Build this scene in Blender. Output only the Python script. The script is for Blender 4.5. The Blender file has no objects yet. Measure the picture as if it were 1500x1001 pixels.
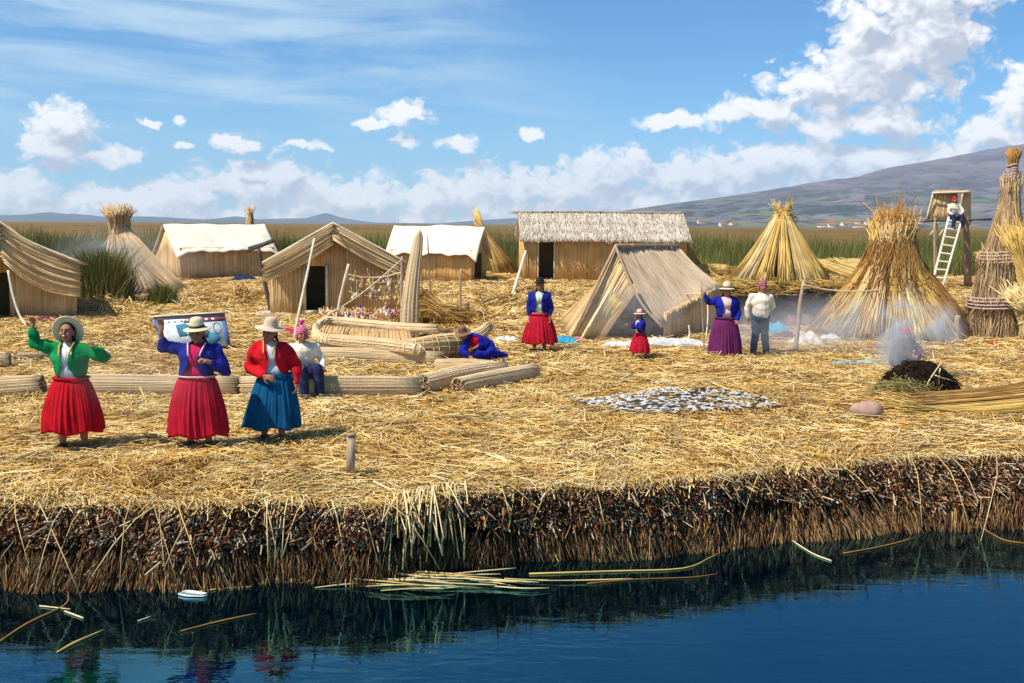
import bpy, bmesh, math, random
import numpy as np
from mathutils import Vector, Matrix, Euler
random.seed(7); rng = np.random.default_rng(7)
R = math.radians
sc = bpy.context.scene
COL = sc.collection
V = Vector

# ------------------------------------------------------------------ camera
F = 1608.0; PITCH = math.atan(171.5 / F); ROLL = R(0.4)
cam_d = bpy.data.cameras.new('camera'); cam = bpy.data.objects.new('camera', cam_d); COL.objects.link(cam)
cam_d.sensor_width = 36.0; cam_d.lens = 36.0 * F / 1500.0
cam_d.clip_start = 0.1; cam_d.clip_end = 60000
cam.matrix_world = Matrix.Translation((0, 0, 2.5)) @ Matrix.Rotation(R(90) - PITCH, 4, 'X') @ Matrix.Rotation(ROLL, 4, 'Z')
sc.camera = cam
CM = cam.matrix_world.copy(); CI = CM.inverted()

def ray(px, py):
    return (CM.to_3x3() @ V(((px - 750) / F, -(py - 500.5) / F, -1))).normalized()
def G(px, py, z=0.0):                       # point on the level z seen at this place of the photograph
    d = ray(px, py); t = (z - 2.5) / d.z
    return V((0, 0, 2.5)) + d * t
def D(px, py, y):                           # point at depth y
    d = ray(px, py); return V((0, 0, 2.5)) + d * (y / d.y)

# ------------------------------------------------------------------ object helpers
def tag(o, label=None, cat=None, group=None, kind=None):
    if label: o['label'] = label
    if cat: o['category'] = cat
    if group: o['group'] = group
    if kind: o['kind'] = kind
    return o
def empty(name, loc=(0, 0, 0), rz=0.0, label=None, cat=None, group=None):
    o = bpy.data.objects.new(name, None); COL.objects.link(o)
    o.location = loc; o.rotation_euler = (0, 0, rz); o.empty_display_size = .2
    return tag(o, label, cat, group)
def link(name, me, mat=None, parent=None, smooth=False, loc=None):
    o = bpy.data.objects.new(name, me); COL.objects.link(o)
    if mat is not None:
        me.materials.clear(); me.materials.append(mat)
    if smooth:
        me.polygons.foreach_set('use_smooth', [True] * len(me.polygons))
    if parent is not None: o.parent = parent
    if loc is not None: o.location = loc
    return o
def npmesh(name, verts, faces):
    """verts (n,3); faces: list of int arrays (m,k)"""
    me = bpy.data.meshes.new(name)
    verts = np.asarray(verts, np.float32).reshape(-1, 3)
    faces = [np.asarray(f, np.int32) for f in faces if len(f)]
    nl = sum(f.size for f in faces); nf = sum(len(f) for f in faces)
    me.vertices.add(len(verts)); me.vertices.foreach_set('co', verts.ravel())
    me.loops.add(nl); me.polygons.add(nf)
    me.loops.foreach_set('vertex_index', np.concatenate([f.ravel() for f in faces]))
    tot = np.concatenate([np.full(len(f), f.shape[1], np.int32) for f in faces])
    st = np.concatenate([[0], np.cumsum(tot)[:-1]]).astype(np.int32)
    me.polygons.foreach_set('loop_start', st); me.polygons.foreach_set('loop_total', tot)
    me.update(calc_edges=True)
    return me
class Geo:
    def __init__(s): s.v = []; s.f = {}; s.n = 0
    def add(s, v, f):
        v = np.asarray(v, float).reshape(-1, 3)
        for q in f:
            q = np.asarray(q)
            if len(q): s.f.setdefault(q.shape[1], []).append(q + s.n)
        s.v.append(v); s.n += len(v); return s
    def mesh(s, name):
        return npmesh(name, np.concatenate(s.v), [np.concatenate(a) for a in s.f.values()])
    def obj(s, name, mat, parent=None, smooth=False):
        return link(name, s.mesh(name), mat, parent, smooth)
def nrm(a): return a / np.maximum(np.linalg.norm(a, axis=-1, keepdims=True), 1e-9)
def tubes(P, Rr, seg=3, cap=True, ref=(0.13, 0.21, 0.97)):
    """N tubes of K stations; P (N,K,3), Rr (N,K) or scalar"""
    P = np.asarray(P, float)
    if P.ndim == 2: P = P[None]
    N, K, _ = P.shape
    Rr = np.broadcast_to(np.asarray(Rr, float), (N, K)) if np.ndim(Rr) < 2 else np.asarray(Rr, float)
    T = nrm(np.gradient(P, axis=1))
    ref = np.broadcast_to(np.asarray(ref, float), T.shape)
    par = np.abs((T * ref).sum(-1, keepdims=True)) > .93
    ref = np.where(par.any(axis=1, keepdims=True), np.array([1., .1, .05]), ref)
    A = nrm(np.cross(T, ref)); B = np.cross(T, A)
    th = np.arange(seg) * 2 * math.pi / seg
    v = P[:, :, None] + Rr[:, :, None, None] * (A[:, :, None] * np.cos(th)[:, None] + B[:, :, None] * np.sin(th)[:, None])
    idx = np.arange(N * K * seg).reshape(N, K, seg)
    a = idx[:, :-1]; b = idx[:, 1:]
    q = np.stack([a, np.roll(a, -1, 2), np.roll(b, -1, 2), b], -1).reshape(-1, 4)
    fs = [q]
    if cap: fs += [idx[:, 0, ::-1].reshape(-1, seg), idx[:, -1].reshape(-1, seg)]
    return v.reshape(-1, 3), fs
def ribbons(P, W, side):
    P = np.asarray(P, float); N, K, _ = P.shape
    W = np.broadcast_to(W, (N, K)) if np.ndim(W) != 1 else np.repeat(np.asarray(W)[:, None], K, 1)
    S = side[:, None] if side.ndim == 2 else side
    v = np.stack([P - S * W[..., None] / 2, P + S * W[..., None] / 2], 2)
    idx = np.arange(N * K * 2).reshape(N, K, 2)
    q = np.stack([idx[:, :-1, 0], idx[:, :-1, 1], idx[:, 1:, 1], idx[:, 1:, 0]], -1).reshape(-1, 4)
    return v.reshape(-1, 3), [q]
def box(g, c, s, rot=None):
    c = np.asarray(c, float); s = np.asarray(s, float) / 2
    v = np.array([[x, y, z] for x in (-1, 1) for y in (-1, 1) for z in (-1, 1)], float) * s
    if rot is not None: v = v @ np.array(rot.to_3x3()).T
    g.add(v + c, [np.array([[0, 1, 3, 2], [4, 6, 7, 5], [0, 4, 5, 1], [2, 3, 7, 6], [0, 2, 6, 4], [1, 5, 7, 3]])]); return g
def pole(g, a, b, r0, r1=None, seg=8, bend=0.0, K=6):
    a = np.array(a, float); b = np.array(b, float); r1 = r0 if r1 is None else r1
    t = np.linspace(0, 1, K)[:, None]; P = a + (b - a) * t
    if bend:
        o = rng.normal(size=3); P = P + np.sin(t * math.pi) * o * bend + np.sin(t * 2.3 * math.pi) * rng.normal(size=3) * bend * .4
    v, f = tubes(P[None], (r0 + (r1 - r0) * t[:, 0])[None], seg); g.add(v, f); return g
def path(g, pts, r, seg=6, K=None):
    P = np.array(pts, float)
    if K:                                    # catmull-rom
        Q = np.vstack([2 * P[0] - P[1], P, 2 * P[-1] - P[-2]]); out = []
        for i in range(1, len(Q) - 2):
            for u in np.linspace(0, 1, K, endpoint=False):
                p0, p1, p2, p3 = Q[i - 1:i + 3]
                out.append(.5 * ((2 * p1) + (-p0 + p2) * u + (2 * p0 - 5 * p1 + 4 * p2 - p3) * u * u + (-p0 + 3 * p1 - 3 * p2 + p3) * u ** 3))
        P = np.array(out + [P[-1]])
    r = np.interp(np.linspace(0, 1, len(P)), np.linspace(0, 1, len(np.atleast_1d(r))), np.atleast_1d(r)) if np.ndim(r) else np.full(len(P), r)
    v, f = tubes(P[None], r[None], seg); g.add(v, f); return g
def lathe(g, prof, n=32, squash=1.0, fn=None, M=None, close=False):
    """prof [(r,z)..]"""
    th = np.arange(n) * 2 * math.pi / n; K = len(prof); vs = []
    for k, (r, z) in enumerate(prof):
        rr = r * np.ones(n) if fn is None else r * fn(th, k / (K - 1))
        zz = z * np.ones(n)
        vs.append(np.stack([rr * np.cos(th), rr * np.sin(th) * squash, zz], -1))
    v = np.array(vs).reshape(-1, 3)
    if M is not None: v = v @ np.array(M.to_3x3()).T + np.array(M.translation)
    idx = np.arange(K * n).reshape(K, n); a = idx[:-1]; b = idx[1:]
    q = np.stack([a, np.roll(a, -1, 1), np.roll(b, -1, 1), b], -1).reshape(-1, 4)
    g.add(v, [q, idx[0, ::-1][None], idx[-1][None]] if close else [q]); return g

# ------------------------------------------------------------------ node helpers
class S:
    def __init__(s, nt, sock): s.nt = nt; s.k = sock
    def _b(s, op, o, sw=False):
        a, b = (o, s) if sw else (s, o); return mth(s.nt, op, a, b)
    def __add__(s, o): return s._b('ADD', o)
    __radd__ = __add__
    def __sub__(s, o): return s._b('SUBTRACT', o)
    def __rsub__(s, o): return s._b('SUBTRACT', o, True)
    def __mul__(s, o): return s._b('MULTIPLY', o)
    __rmul__ = __mul__
    def __truediv__(s, o): return s._b('DIVIDE', o)
def put(nt, sock, v):
    if isinstance(v, S): nt.links.new(v.k, sock)
    elif v is not None: sock.default_value = v
def mth(nt, op, a, b=None, c=None, clamp=False):
    n = nt.nodes.new('ShaderNodeMath'); n.operation = op; n.use_clamp = clamp
    put(nt, n.inputs[0], a); put(nt, n.inputs[1], b); put(nt, n.inputs[2], c); return S(nt, n.outputs[0])
def vec(nt, op, a, b=None, scale=None):
    n = nt.nodes.new('ShaderNodeVectorMath'); n.operation = op
    put(nt, n.inputs[0], a); put(nt, n.inputs[1], b)
    if scale is not None: put(nt, n.inputs['Scale'], scale)
    return S(nt, n.outputs['Value' if op in ('DOT_PRODUCT', 'LENGTH') else 'Vector'])
def comb(nt, x=0., y=0., z=0.):
    n = nt.nodes.new('ShaderNodeCombineXYZ'); put(nt, n.inputs[0], x); put(nt, n.inputs[1], y); put(nt, n.inputs[2], z); return S(nt, n.outputs[0])
def noise(nt, v, scale, detail=4., rough=.5, dist=0., color=False):
    n = nt.nodes.new('ShaderNodeTexNoise'); put(nt, n.inputs['Vector'], v); n.inputs['Scale'].default_value = scale
    n.inputs['Detail'].default_value = detail; n.inputs['Roughness'].default_value = rough; n.inputs['Distortion'].default_value = dist
    return S(nt, n.outputs['Color' if color else 'Fac'])
def ramp(nt, fac, stops, interp='LINEAR'):
    n = nt.nodes.new('ShaderNodeValToRGB'); cr = n.color_ramp; cr.interpolation = interp
    while len(cr.elements) < len(stops): cr.elements.new(.5)
    for e, (p, c) in zip(cr.elements, stops): e.position = p; e.color = (*c, 1) if len(c) == 3 else c
    put(nt, n.inputs[0], fac); return S(nt, n.outputs[0])
def mix(nt, fac, a, b, mode='MIX'):
    n = nt.nodes.new('ShaderNodeMix'); n.data_type = 'RGBA'; n.blend_type = mode; n.clamp_factor = True
    put(nt, n.inputs[0], fac)
    for k, v in ((6, a), (7, b)):
        put(nt, n.inputs[k], (*v, 1) if isinstance(v, tuple) and len(v) == 3 else v)
    return S(nt, n.outputs[2])
def smooth(nt, x, lo, hi, a=0., b=1.):
    n = nt.nodes.new('ShaderNodeMapRange'); n.interpolation_type = 'SMOOTHSTEP'
    put(nt, n.inputs[0], x)
    for i, v in enumerate((lo, hi, a, b)): put(nt, n.inputs[1 + i], v)
    return S(nt, n.outputs[0])
def coords(nt, kind='Object', stretch=None):
    n = nt.nodes.new('ShaderNodeTexCoord'); s = S(nt, n.outputs[kind])
    return vec(nt, 'MULTIPLY', s, stretch) if stretch else s
def newmat(name):
    m = bpy.data.materials.new(name); m.use_nodes = True; nt = m.node_tree; b = nt.nodes['Principled BSDF']; return m, nt, b
def bump(nt, b, h, strength=.4, dist=.02):
    n = nt.nodes.new('ShaderNodeBump'); n.inputs['Strength'].default_value = strength; n.inputs['Distance'].default_value = dist
    put(nt, n.inputs['Height'], h); nt.links.new(n.outputs[0], b.inputs['Normal'])
def reed(name, cols, rough=.6, var=.35, scale=3., spec=.06, patch=False):
    """loose reeds: each island of the mesh takes its own colour"""
    m, nt, b = newmat(name)
    g = nt.nodes.new('ShaderNodeNewGeometry'); r = S(nt, g.outputs['Random Per Island'])
    n = len(cols); c = ramp(nt, r, [(i / max(n - 1, 1), c) for i, c in enumerate(cols)])
    nz = noise(nt, coords(nt), scale, 5., .6)
    c = mix(nt, 1.0, c, ramp(nt, nz, [(.3, (1 - var,) * 3), (.7, (1 + var * .3,) * 3)]), 'MULTIPLY')
    if patch:
        pz = noise(nt, coords(nt, 'Object', (1, 1.6, 1)), .42, 5, .62, .4); c = mix(nt, 1.0, c, ramp(nt, pz, [(.34, (.80, .68, .52)), (.47, (.96, .92, .84)), (.60, (1, 1, 1))]), 'MULTIPLY')
    put(nt, b.inputs['Base Color'], c); b.inputs['Roughness'].default_value = rough; b.inputs['Specular IOR Level'].default_value = spec
    return m
def plain(name, col, rough=.7, var=.15, scale=8., bmp=.2, bscale=40., sheen=0., stretch=None, metal=0.):
    m, nt, b = newmat(name); co = coords(nt, 'Object', stretch)
    nz = noise(nt, co, scale, 5., .6)
    lo = tuple(x * (1 - var) for x in col); hi = tuple(min(1, x * (1 + var)) for x in col)
    put(nt, b.inputs['Base Color'], ramp(nt, nz, [(.3, lo), (.7, hi)]))
    b.inputs['Roughness'].default_value = rough; b.inputs['Metallic'].default_value = metal; b.inputs['Specular IOR Level'].default_value = .5 if rough < .4 else .15
    if sheen: b.inputs['Sheen Weight'].default_value = sheen
    if bmp: bump(nt, b, noise(nt, co, bscale, 4., .6), bmp, .01)
    return m

# ------------------------------------------------------------------ palette
PALE = (.90, .68, .29); GOLD = (.72, .44, .09); AMB = (.54, .26, .038); BRN = (.26, .14, .055); DK = (.10, .05, .022); CREAM = (.95, .78, .42)
M = {}
M['straw'] = reed('straw_litter', [(.22, .10, .03), AMB, GOLD, PALE, GOLD, (.95, .84, .54), PALE, (.46, .25, .06), CREAM, PALE], .6, .4, 1.4, patch=True)
M['wall'] = reed('reed_wall', [(.82, .54, .25), (.90, .64, .33), (.86, .58, .28), (.72, .44, .18), (.92, .69, .38)], .6, .35, 1.2)
M['wall2'] = reed('reed_wall_orange', [(.84, .50, .17), (.92, .60, .24), (.86, .53, .20), (.70, .39, .12)], .6, .35, 1.2)
M['mat'] = reed('reed_mat', [(.76, .50, .24), (.88, .64, .34), (.82, .56, .27), (.58, .36, .15), (.92, .72, .42), (.48, .28, .11)], .6, .3, 1.5)
M['matgrey'] = reed('weathered_mat', [(.62, .46, .31), (.72, .56, .39), (.54, .39, .25), (.78, .63, .46)], .65, .3, 1.5)
M['thatch'] = reed('bleached_thatch', [(.54, .47, .38), (.66, .58, .48), (.43, .36, .27), (.72, .65, .56)], .7, .3, 4)
M['gold'] = reed('golden_reed', [(.72, .46, .10), (.84, .60, .18), (.62, .36, .07), (.88, .68, .28), (.46, .22, .04)], .5, .35, 2)
M['goldpale'] = reed('pale_reed', [(.84, .66, .32), (.72, .48, .16), (.90, .76, .44), (.56, .34, .10)], .5, .35, 2)
M['rust'] = reed('rust_reed', [(.40, .20, .06), (.55, .30, .09), (.30, .13, .04), (.62, .38, .13)], .6, .3, 2)
M['greyreed'] = reed('weathered_reed', [(.50, .33, .17), (.66, .47, .26), (.34, .19, .09), (.76, .58, .34), (.44, .26, .12)], .7, .35, 2)
M['log'] = reed('reed_log', [(.84, .62, .36), (.90, .70, .42), (.80, .57, .31), (.92, .76, .50)], .6, .18, 3)
M['tie'] = plain('reed_twine', (.86, .68, .42), .8)
M['tie2'] = plain('pink_grey_tie', (.5, .36, .32), .8)
M['core'] = plain('bundle_core', (.30, .18, .07), .8, .3)
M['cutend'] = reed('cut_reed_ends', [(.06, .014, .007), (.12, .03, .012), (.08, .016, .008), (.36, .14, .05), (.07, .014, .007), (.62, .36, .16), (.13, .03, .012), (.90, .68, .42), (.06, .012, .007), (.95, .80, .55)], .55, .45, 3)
M['hang'] = reed('hanging_reed', [(.05, .025, .015), (.11, .06, .03), (.22, .14, .07), (.08, .04, .02), (.40, .25, .10), (.18, .07, .03), (.09, .035, .018), (.58, .40, .18)], .55, .4, 3)  # wet stems, darkened further to paint in the shade under the overhang
M['bankdark'] = plain('shaded_rotten_reed', (.045, .010, .006), .9, .5, 12)  # rotten reed, its colour blackened for the deep shade between the stems
M['wood'] = plain('dry_wood', (.42, .30, .20), .75, .3, 6, .4, 30, stretch=(6, 6, 1))
M['bamboo'] = plain('pale_pole', (.72, .62, .45), .6, .2, 5, .3, 30)
M['darkwood'] = plain('dark_wood', (.10, .085, .08), .8, .3, 6)
M['void'] = plain('hut_interior', (.03, .03, .035), .9, .2)
M['white'] = plain('whitewashed_cover', (.80, .73, .58), .75, .08, 3, .35, 9)
M['skin'] = plain('skin', (.38, .165, .095), .55, .12, 9, .1)
M['eye'] = plain('eye', (.02, .014, .01), .2, .1, bmp=0)
M['teeth'] = plain('teeth', (.75, .70, .62), .3, .05, bmp=0)
M['lip'] = plain('lip', (.30, .07, .06), .5, .1, bmp=0)
M['hair'] = plain('black_hair', (.012, .010, .010), .45, .2, 30, .5, 90, stretch=(1, 1, .2))

# ------------------------------------------------------------------ world, sun
SUN_EL, SUN_AZ = R(57), math.atan2(-.83, -.50)      # the sun stands to the left, a little towards the camera
sun_dir = V((math.sin(SUN_AZ) * math.cos(SUN_EL), math.cos(SUN_AZ) * math.cos(SUN_EL), math.sin(SUN_EL)))
w = bpy.data.worlds.new('World'); sc.world = w; w.use_nodes = True; nt = w.node_tree
bg = nt.nodes['Background']
w.cycles.sampling_method = 'MANUAL'; w.cycles.sample_map_resolution = 256
sky = nt.nodes.new('ShaderNodeTexSky'); sky.sky_type = 'NISHITA'; sky.sun_disc = False
sky.sun_elevation = SUN_EL; sky.sun_rotation = SUN_AZ; sky.altitude = 3800; sky.air_density = 1.3; sky.dust_density = .4; sky.ozone_density = 1.2
tc = nt.nodes.new('ShaderNodeTexCoord'); dirv = S(nt, tc.outputs['Generated'])
sp = nt.nodes.new('ShaderNodeSeparateXYZ'); nt.links.new(dirv.k, sp.inputs[0])
dx, dy, dz = (S(nt, sp.outputs[i]) for i in range(3))
az = mth(nt, 'ARCTAN2', dx, dy); el = mth(nt, 'ARCSINE', dz)
def ae(px, py):
    d = ray(px, py); return math.atan2(d.x, d.y), math.asin(d.z)
BL = [(1300, 95, 125, 75), (1215, 135, 105, 55), (1365, 50, 80, 80), (1345, -5, 115, 70), (1270, 40, 60, 40), (1110, 165, 100, 26), (985, 179, 68, 14),
      (1250, 180, 150, 25), (95, 185, 50, 42), (80, 222, 58, 34), (150, 228, 60, 17), (222, 176, 19, 8), (267, 174, 14, 8), (267, 214, 19, 7), (345, 210, 40, 17),
      (445, 213, 46, 9), (360, 238, 24, 7), (590, 168, 40, 27), (550, 178, 34, 12), (592, 204, 28, 8), (676, 208, 38, 13), (777, 193, 26, 13),
      (1500, 150, 50, 60), (1470, 205, 100, 32)]
BANK = [(-60, 268), (20, 240), (60, 262), (110, 268), (190, 262), (250, 252), (330, 246), (380, 232), (410, 224), (440, 246), (500, 252), (560, 258), (610, 256), (660, 252), (712, 226), (745, 244), (790, 238), (850, 216), (900, 222), (930, 212), (970, 224), (1000, 206), (1060, 216), (1120, 206), (1200, 200), (1300, 196), (1380, 194), (1440, 184), (1520, 176), (1560, 190)]
def clouddens(a, e, fine=True):
    v0 = comb(nt, a, e, 0.)
    wv = noise(nt, v0, 34., 3. if fine else 1., .55, color=True)
    wv = vec(nt, 'MULTIPLY', vec(nt, 'SUBTRACT', wv, (.5, .5, .5)), (.036, .030, 0))
    p = vec(nt, 'ADD', v0, wv); best = None
    for (px, py, rx, ry) in BL:
        c = ae(px, py)
        q = vec(nt, 'MULTIPLY', vec(nt, 'SUBTRACT', p, (c[0], c[1], 0)), (F / rx / 1.15, F / ry / 1.15, 0))
        d = vec(nt, 'DOT_PRODUCT', q, q)
        best = d if best is None else mth(nt, 'MINIMUM', best, d)
    fc = nt.nodes.new('ShaderNodeFloatCurve'); cv = fc.mapping.curves[0]; a0, a1 = ae(-60, 300)[0], ae(1560, 300)[0]
    sp2 = nt.nodes.new('ShaderNodeSeparateXYZ'); nt.links.new(p.k, sp2.inputs[0]); pa, pe = S(nt, sp2.outputs[0]), S(nt, sp2.outputs[1])
    put(nt, fc.inputs['Value'], (pa - a0) / (a1 - a0))
    xy = [((ae(x, y)[0] - a0) / (a1 - a0), ae(x, y - 12)[1] * 8) for x, y in BANK]
    cv.points[0].location = xy[0]; cv.points[-1].location = xy[-1]
    for q in xy[1:-1]: cv.points.new(*q)
    fc.mapping.update()
    top = S(nt, fc.outputs[0]) / 8.0
    bank = mth(nt, 'MAXIMUM', 1.0 - (top - pe) * 30., .22)        # like the round puffs: 1 at the outline, less inside
    bank = bank + smooth(nt, noise(nt, vec(nt, 'MULTIPLY', v0, (1, 2.6, 1)), 17., 3. if fine else 2.), .42, .64, 0., .34) * smooth(nt, top - pe, .012, .04)
    best = mth(nt, 'MINIMUM', mth(nt, 'SQRT', mth(nt, 'MINIMUM', best, 6.)), bank)
    n1 = noise(nt, vec(nt, 'MULTIPLY', v0, (1, 1.35, 1)), 26., 8. if fine else 3., .62)
    vo = nt.nodes.new('ShaderNodeTexVoronoi'); vo.feature = 'F1'; vo.inputs['Scale'].default_value = 62.; vo.inputs['Detail'].default_value = 2. if fine else 1.; vo.inputs['Roughness'].default_value = .6
    nt.links.new(vec(nt, 'MULTIPLY', p, (1, 1.3, 1)).k, vo.inputs['Vector'])
    bil = S(nt, vo.outputs['Distance'])
    return 1.10 - best + (n1 - .5) * 1.0 + (.45 - bil) * .52
d0 = clouddens(az, el)
d1 = clouddens(az + (-.010), el + .016, False)
cov = smooth(nt, d0, -.08, .36)
lit = smooth(nt, (d0 - d1) * .85 - d0 * .36, -.52, .20)
cloudcol = mix(nt, lit, (.47, .51, .60), (1.02, 1.01, 1.0))
haze_f = smooth(nt, el, .0, .075, 1., 0.)
cloudcol = mix(nt, haze_f * .12, cloudcol, (1.05, 1.08, 1.12))
skycol = vec(nt, 'MULTIPLY', S(nt, sky.outputs[0]), (.040, .086, .117))
# thin high cloud in streaks
cz = noise(nt, comb(nt, az * 1.6 + el * 1.5, el * 11., 3.), 2.6, 7., .62, .6)
cz2 = noise(nt, comb(nt, az * 1.5, el * 4., 9.), 1.9, 2.)
cir = smooth(nt, cz, .34, .66) * smooth(nt, cz2 * .6 - az * .9, .12, .50) * smooth(nt, el, .05, .11)
skycol = mix(nt, cir * .85, skycol, (.50, .68, .82))
# milky horizon
skycol = mix(nt, smooth(nt, el, .0, .16, .28, 0.), skycol, (.40, .64, .84))
nt.links.new(mix(nt, cov * .97, skycol, cloudcol).k, bg.inputs['Color']); bg.inputs['Strength'].default_value = 1.0
sd = bpy.data.lights.new('sun', 'SUN'); sd.energy = 5.0; sd.angle = R(.55); sd.color = (1, .93, .82)
so = bpy.data.objects.new('sun', sd); COL.objects.link(so); so.rotation_euler = sun_dir.to_track_quat('Z', 'Y').to_euler()
sc.view_settings.view_transform = 'Standard'; sc.view_settings.look = 'None'; sc.view_settings.exposure = 0.22; sc.view_settings.gamma = 1
sc.render.engine = 'CYCLES'
sc.cycles.max_bounces = 6; sc.cycles.diffuse_bounces = 3; sc.cycles.glossy_bounces = 3; sc.cycles.volume_bounces = 1; sc.cycles.transparent_max_bounces = 8
try: sc.cycles.use_denoising = True
except Exception: pass
#SECTION2
# ------------------------------------------------------------------ the island's outline
EP = [(-700, 745), (-300, 738), (0, 735), (150, 737), (300, 739), (450, 733), (560, 740), (620, 730), (670, 720), (800, 712), (950, 708), (1100, 691), (1200, 682), (1350, 668), (1500, 665), (1800, 650), (2300, 640)]
EX = [G(x, y).x for x, y in EP]; EY = [G(x, y).y for x, y in EP]
def yedge(x): return np.interp(x, EX, EY) + .035 * np.sin(np.asarray(x) * 5.1) + .025 * np.sin(np.asarray(x) * 11.3 + 1) + .015 * np.sin(np.asarray(x) * 27)
WZ = -.70; BACK = 56.0
def pr(x): return np.interp(x, [-9, -4.6, -2.8, -1, .5, 2, 3.5, 5.6, 12], [.62, .54, .38, .10, .14, .34, .56, .88, 1.0])
def gz(x, y):
    x = np.asarray(x, float); y = np.asarray(y, float)
    h = .035 * np.sin(x * .55 + .3 * y) + .03 * np.sin(y * .47 - x * .2 + 1) + .018 * np.sin(x * 1.9 + y * 1.3) + .012 * np.sin(x * 3.7 - y * 2.9 + 2)
    e = np.clip((y - yedge(x)) / 1.0, 0, 1)
    return h * e - .05 * (1 - e) ** 2
def GP(px, py):
    p = G(px, py)
    for _ in range(3): p = G(px, py, float(gz(p.x, p.y)))
    return p

# ground sheet of the island
def grid(xs, ys, zf):
    X, Y = np.meshgrid(xs, ys); Z = zf(X, Y); n, m = X.shape
    idx = np.arange(n * m).reshape(n, m)
    q = np.stack([idx[:-1, :-1], idx[:-1, 1:], idx[1:, 1:], idx[1:, :-1]], -1).reshape(-1, 4)
    return np.stack([X, Y, Z], -1).reshape(-1, 3), [q]
xs = np.linspace(-46, 46, 460); ts = np.concatenate([np.linspace(0, .15, 50), np.linspace(.155, 1, 130)])
X, T = np.meshgrid(xs, ts); Y = yedge(X) + (BACK + 3 - yedge(X)) * T; Z = gz(X, Y)
idx = np.arange(X.size).reshape(X.shape)
q = np.stack([idx[:-1, :-1], idx[:-1, 1:], idx[1:, 1:], idx[1:, :-1]], -1).reshape(-1, 4)
m, nt, b = newmat('straw_floor'); co = coords(nt)
n1 = noise(nt, vec(nt, 'MULTIPLY', co, (3, 14, 1)), 3, 6, .7, 1.5); n2 = noise(nt, vec(nt, 'MULTIPLY', co, (13, 4, 1)), 3, 6, .7, 1.5); n3 = noise(nt, co, .35, 4)
c = ramp(nt, mth(nt, 'MAXIMUM', n1, n2), [(.42, (.07, .025, .008)), (.52, (.26, .11, .025)), (.60, (.55, .33, .10)), (.68, (.80, .60, .28))])
c = mix(nt, n3 * .4, c, (.42, .20, .05)); put(nt, b.inputs['Base Color'], c); b.inputs['Roughness'].default_value = .8
bump(nt, b, mth(nt, 'MAXIMUM', n1, n2), .7, .04)
tag(link('ground', npmesh('ground', np.stack([X, Y, Z], -1), [q]), m, smooth=True), 'island of trodden straw', None, None, 'structure')

# loose straw all over it
def litter(N, y0, y1, seed, lens, wid, xf=.62):
    r = np.random.default_rng(seed)
    y = np.exp(r.uniform(math.log(y0), math.log(y1), N)); x = r.uniform(-1, 1, N) * (y * xf + 3)
    k = y > yedge(x) + .02; x, y = x[k], y[k]; n = len(x)
    s = y / 12.0
    L = r.uniform(lens[0], lens[1], n) * s ** .35 * np.where(r.random(n) < .06, 1.8, 1); W = r.uniform(wid[0], wid[1], n) * s ** .75
    # reeds lie in drifts that share a direction
    a = 1.3 * np.sin(x * .9 + y * .5) + .9 * np.sin(y * 1.1 - x * .4 + 2) + r.normal(0, .75, n)
    d = np.stack([np.cos(a), np.sin(a), r.normal(.02, .13, n)], -1)
    z = gz(x, y) + np.abs(r.normal(0, .022, n)) * s ** .3 + .008
    c = np.stack([x, y, z], -1); bend = r.normal(0, .09, (n, 1)) * L[:, None]
    side = nrm(np.cross(d, (0, 0, 1.)) + np.stack([0 * x, 0 * x, r.normal(0, .5, n)], -1))
    sag = r.uniform(-.03, .08, n) * L
    P = np.stack([c - d * L[:, None] / 2, c + nrm(np.cross(d, (0, 0, 1.))) * bend + np.stack([0 * x, 0 * x, sag], -1), c + d * L[:, None] / 2], 1)
    P[:, :, 2] = np.maximum(P[:, :, 2], (gz(P[:, :, 0], P[:, :, 1]) + .002))
    over = np.clip(yedge(P[:, :, 0]) - P[:, :, 1], 0, 1); P[:, :, 2] -= over * .8
    return ribbons(P, W, side)
g = Geo()
v, f = litter(400000, 9.2, 57, 1, (.10, .34), (.0055, .0125)); g.add(v, f)
v, f = litter(6000, 9.2, 30, 2, (.35, .75), (.008, .014)); g.add(v, f)
# drifts pulled up in little heaps on the middle of the island
for (px, py, rad, n) in ((770, 432, 1.3, 2600), (730, 445, 1.6, 2600), (700, 470, .9, 1200), (1020, 388, 1.6, 1800), (140, 455, 1.6, 900), (330, 440, 2.5, 900)):
    c = G(px, py); x = c.x + rng.normal(0, rad * .5, n); y = c.y + rng.normal(0, rad * .5, n)
    rr = np.hypot(x - c.x, y - c.y) / rad; h = .22 * rad * np.exp(-rr * rr * 2)
    a = rng.uniform(0, 6.28, n); L = rng.uniform(.3, .9, n) * min(1, c.y / 30 + .3); dd = np.stack([np.cos(a), np.sin(a), rng.normal(0, .25, n)], -1)
    cc = np.stack([x, y, gz(x, y) + h * rng.random(n) + .03], -1)
    P = np.stack([cc - dd * L[:, None] / 2, cc + rng.normal(0, .03, (n, 3)), cc + dd * L[:, None] / 2], 1)
    v, f = ribbons(P, rng.uniform(.016, .034, n), nrm(np.cross(dd, (0, 0, 1.)) + rng.normal(0, .4, (n, 3)))); g.add(v, f)
tag(g.obj('straw_litter', M['straw']), 'cut golden reeds strewn over the island', None, None, 'stuff')

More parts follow.
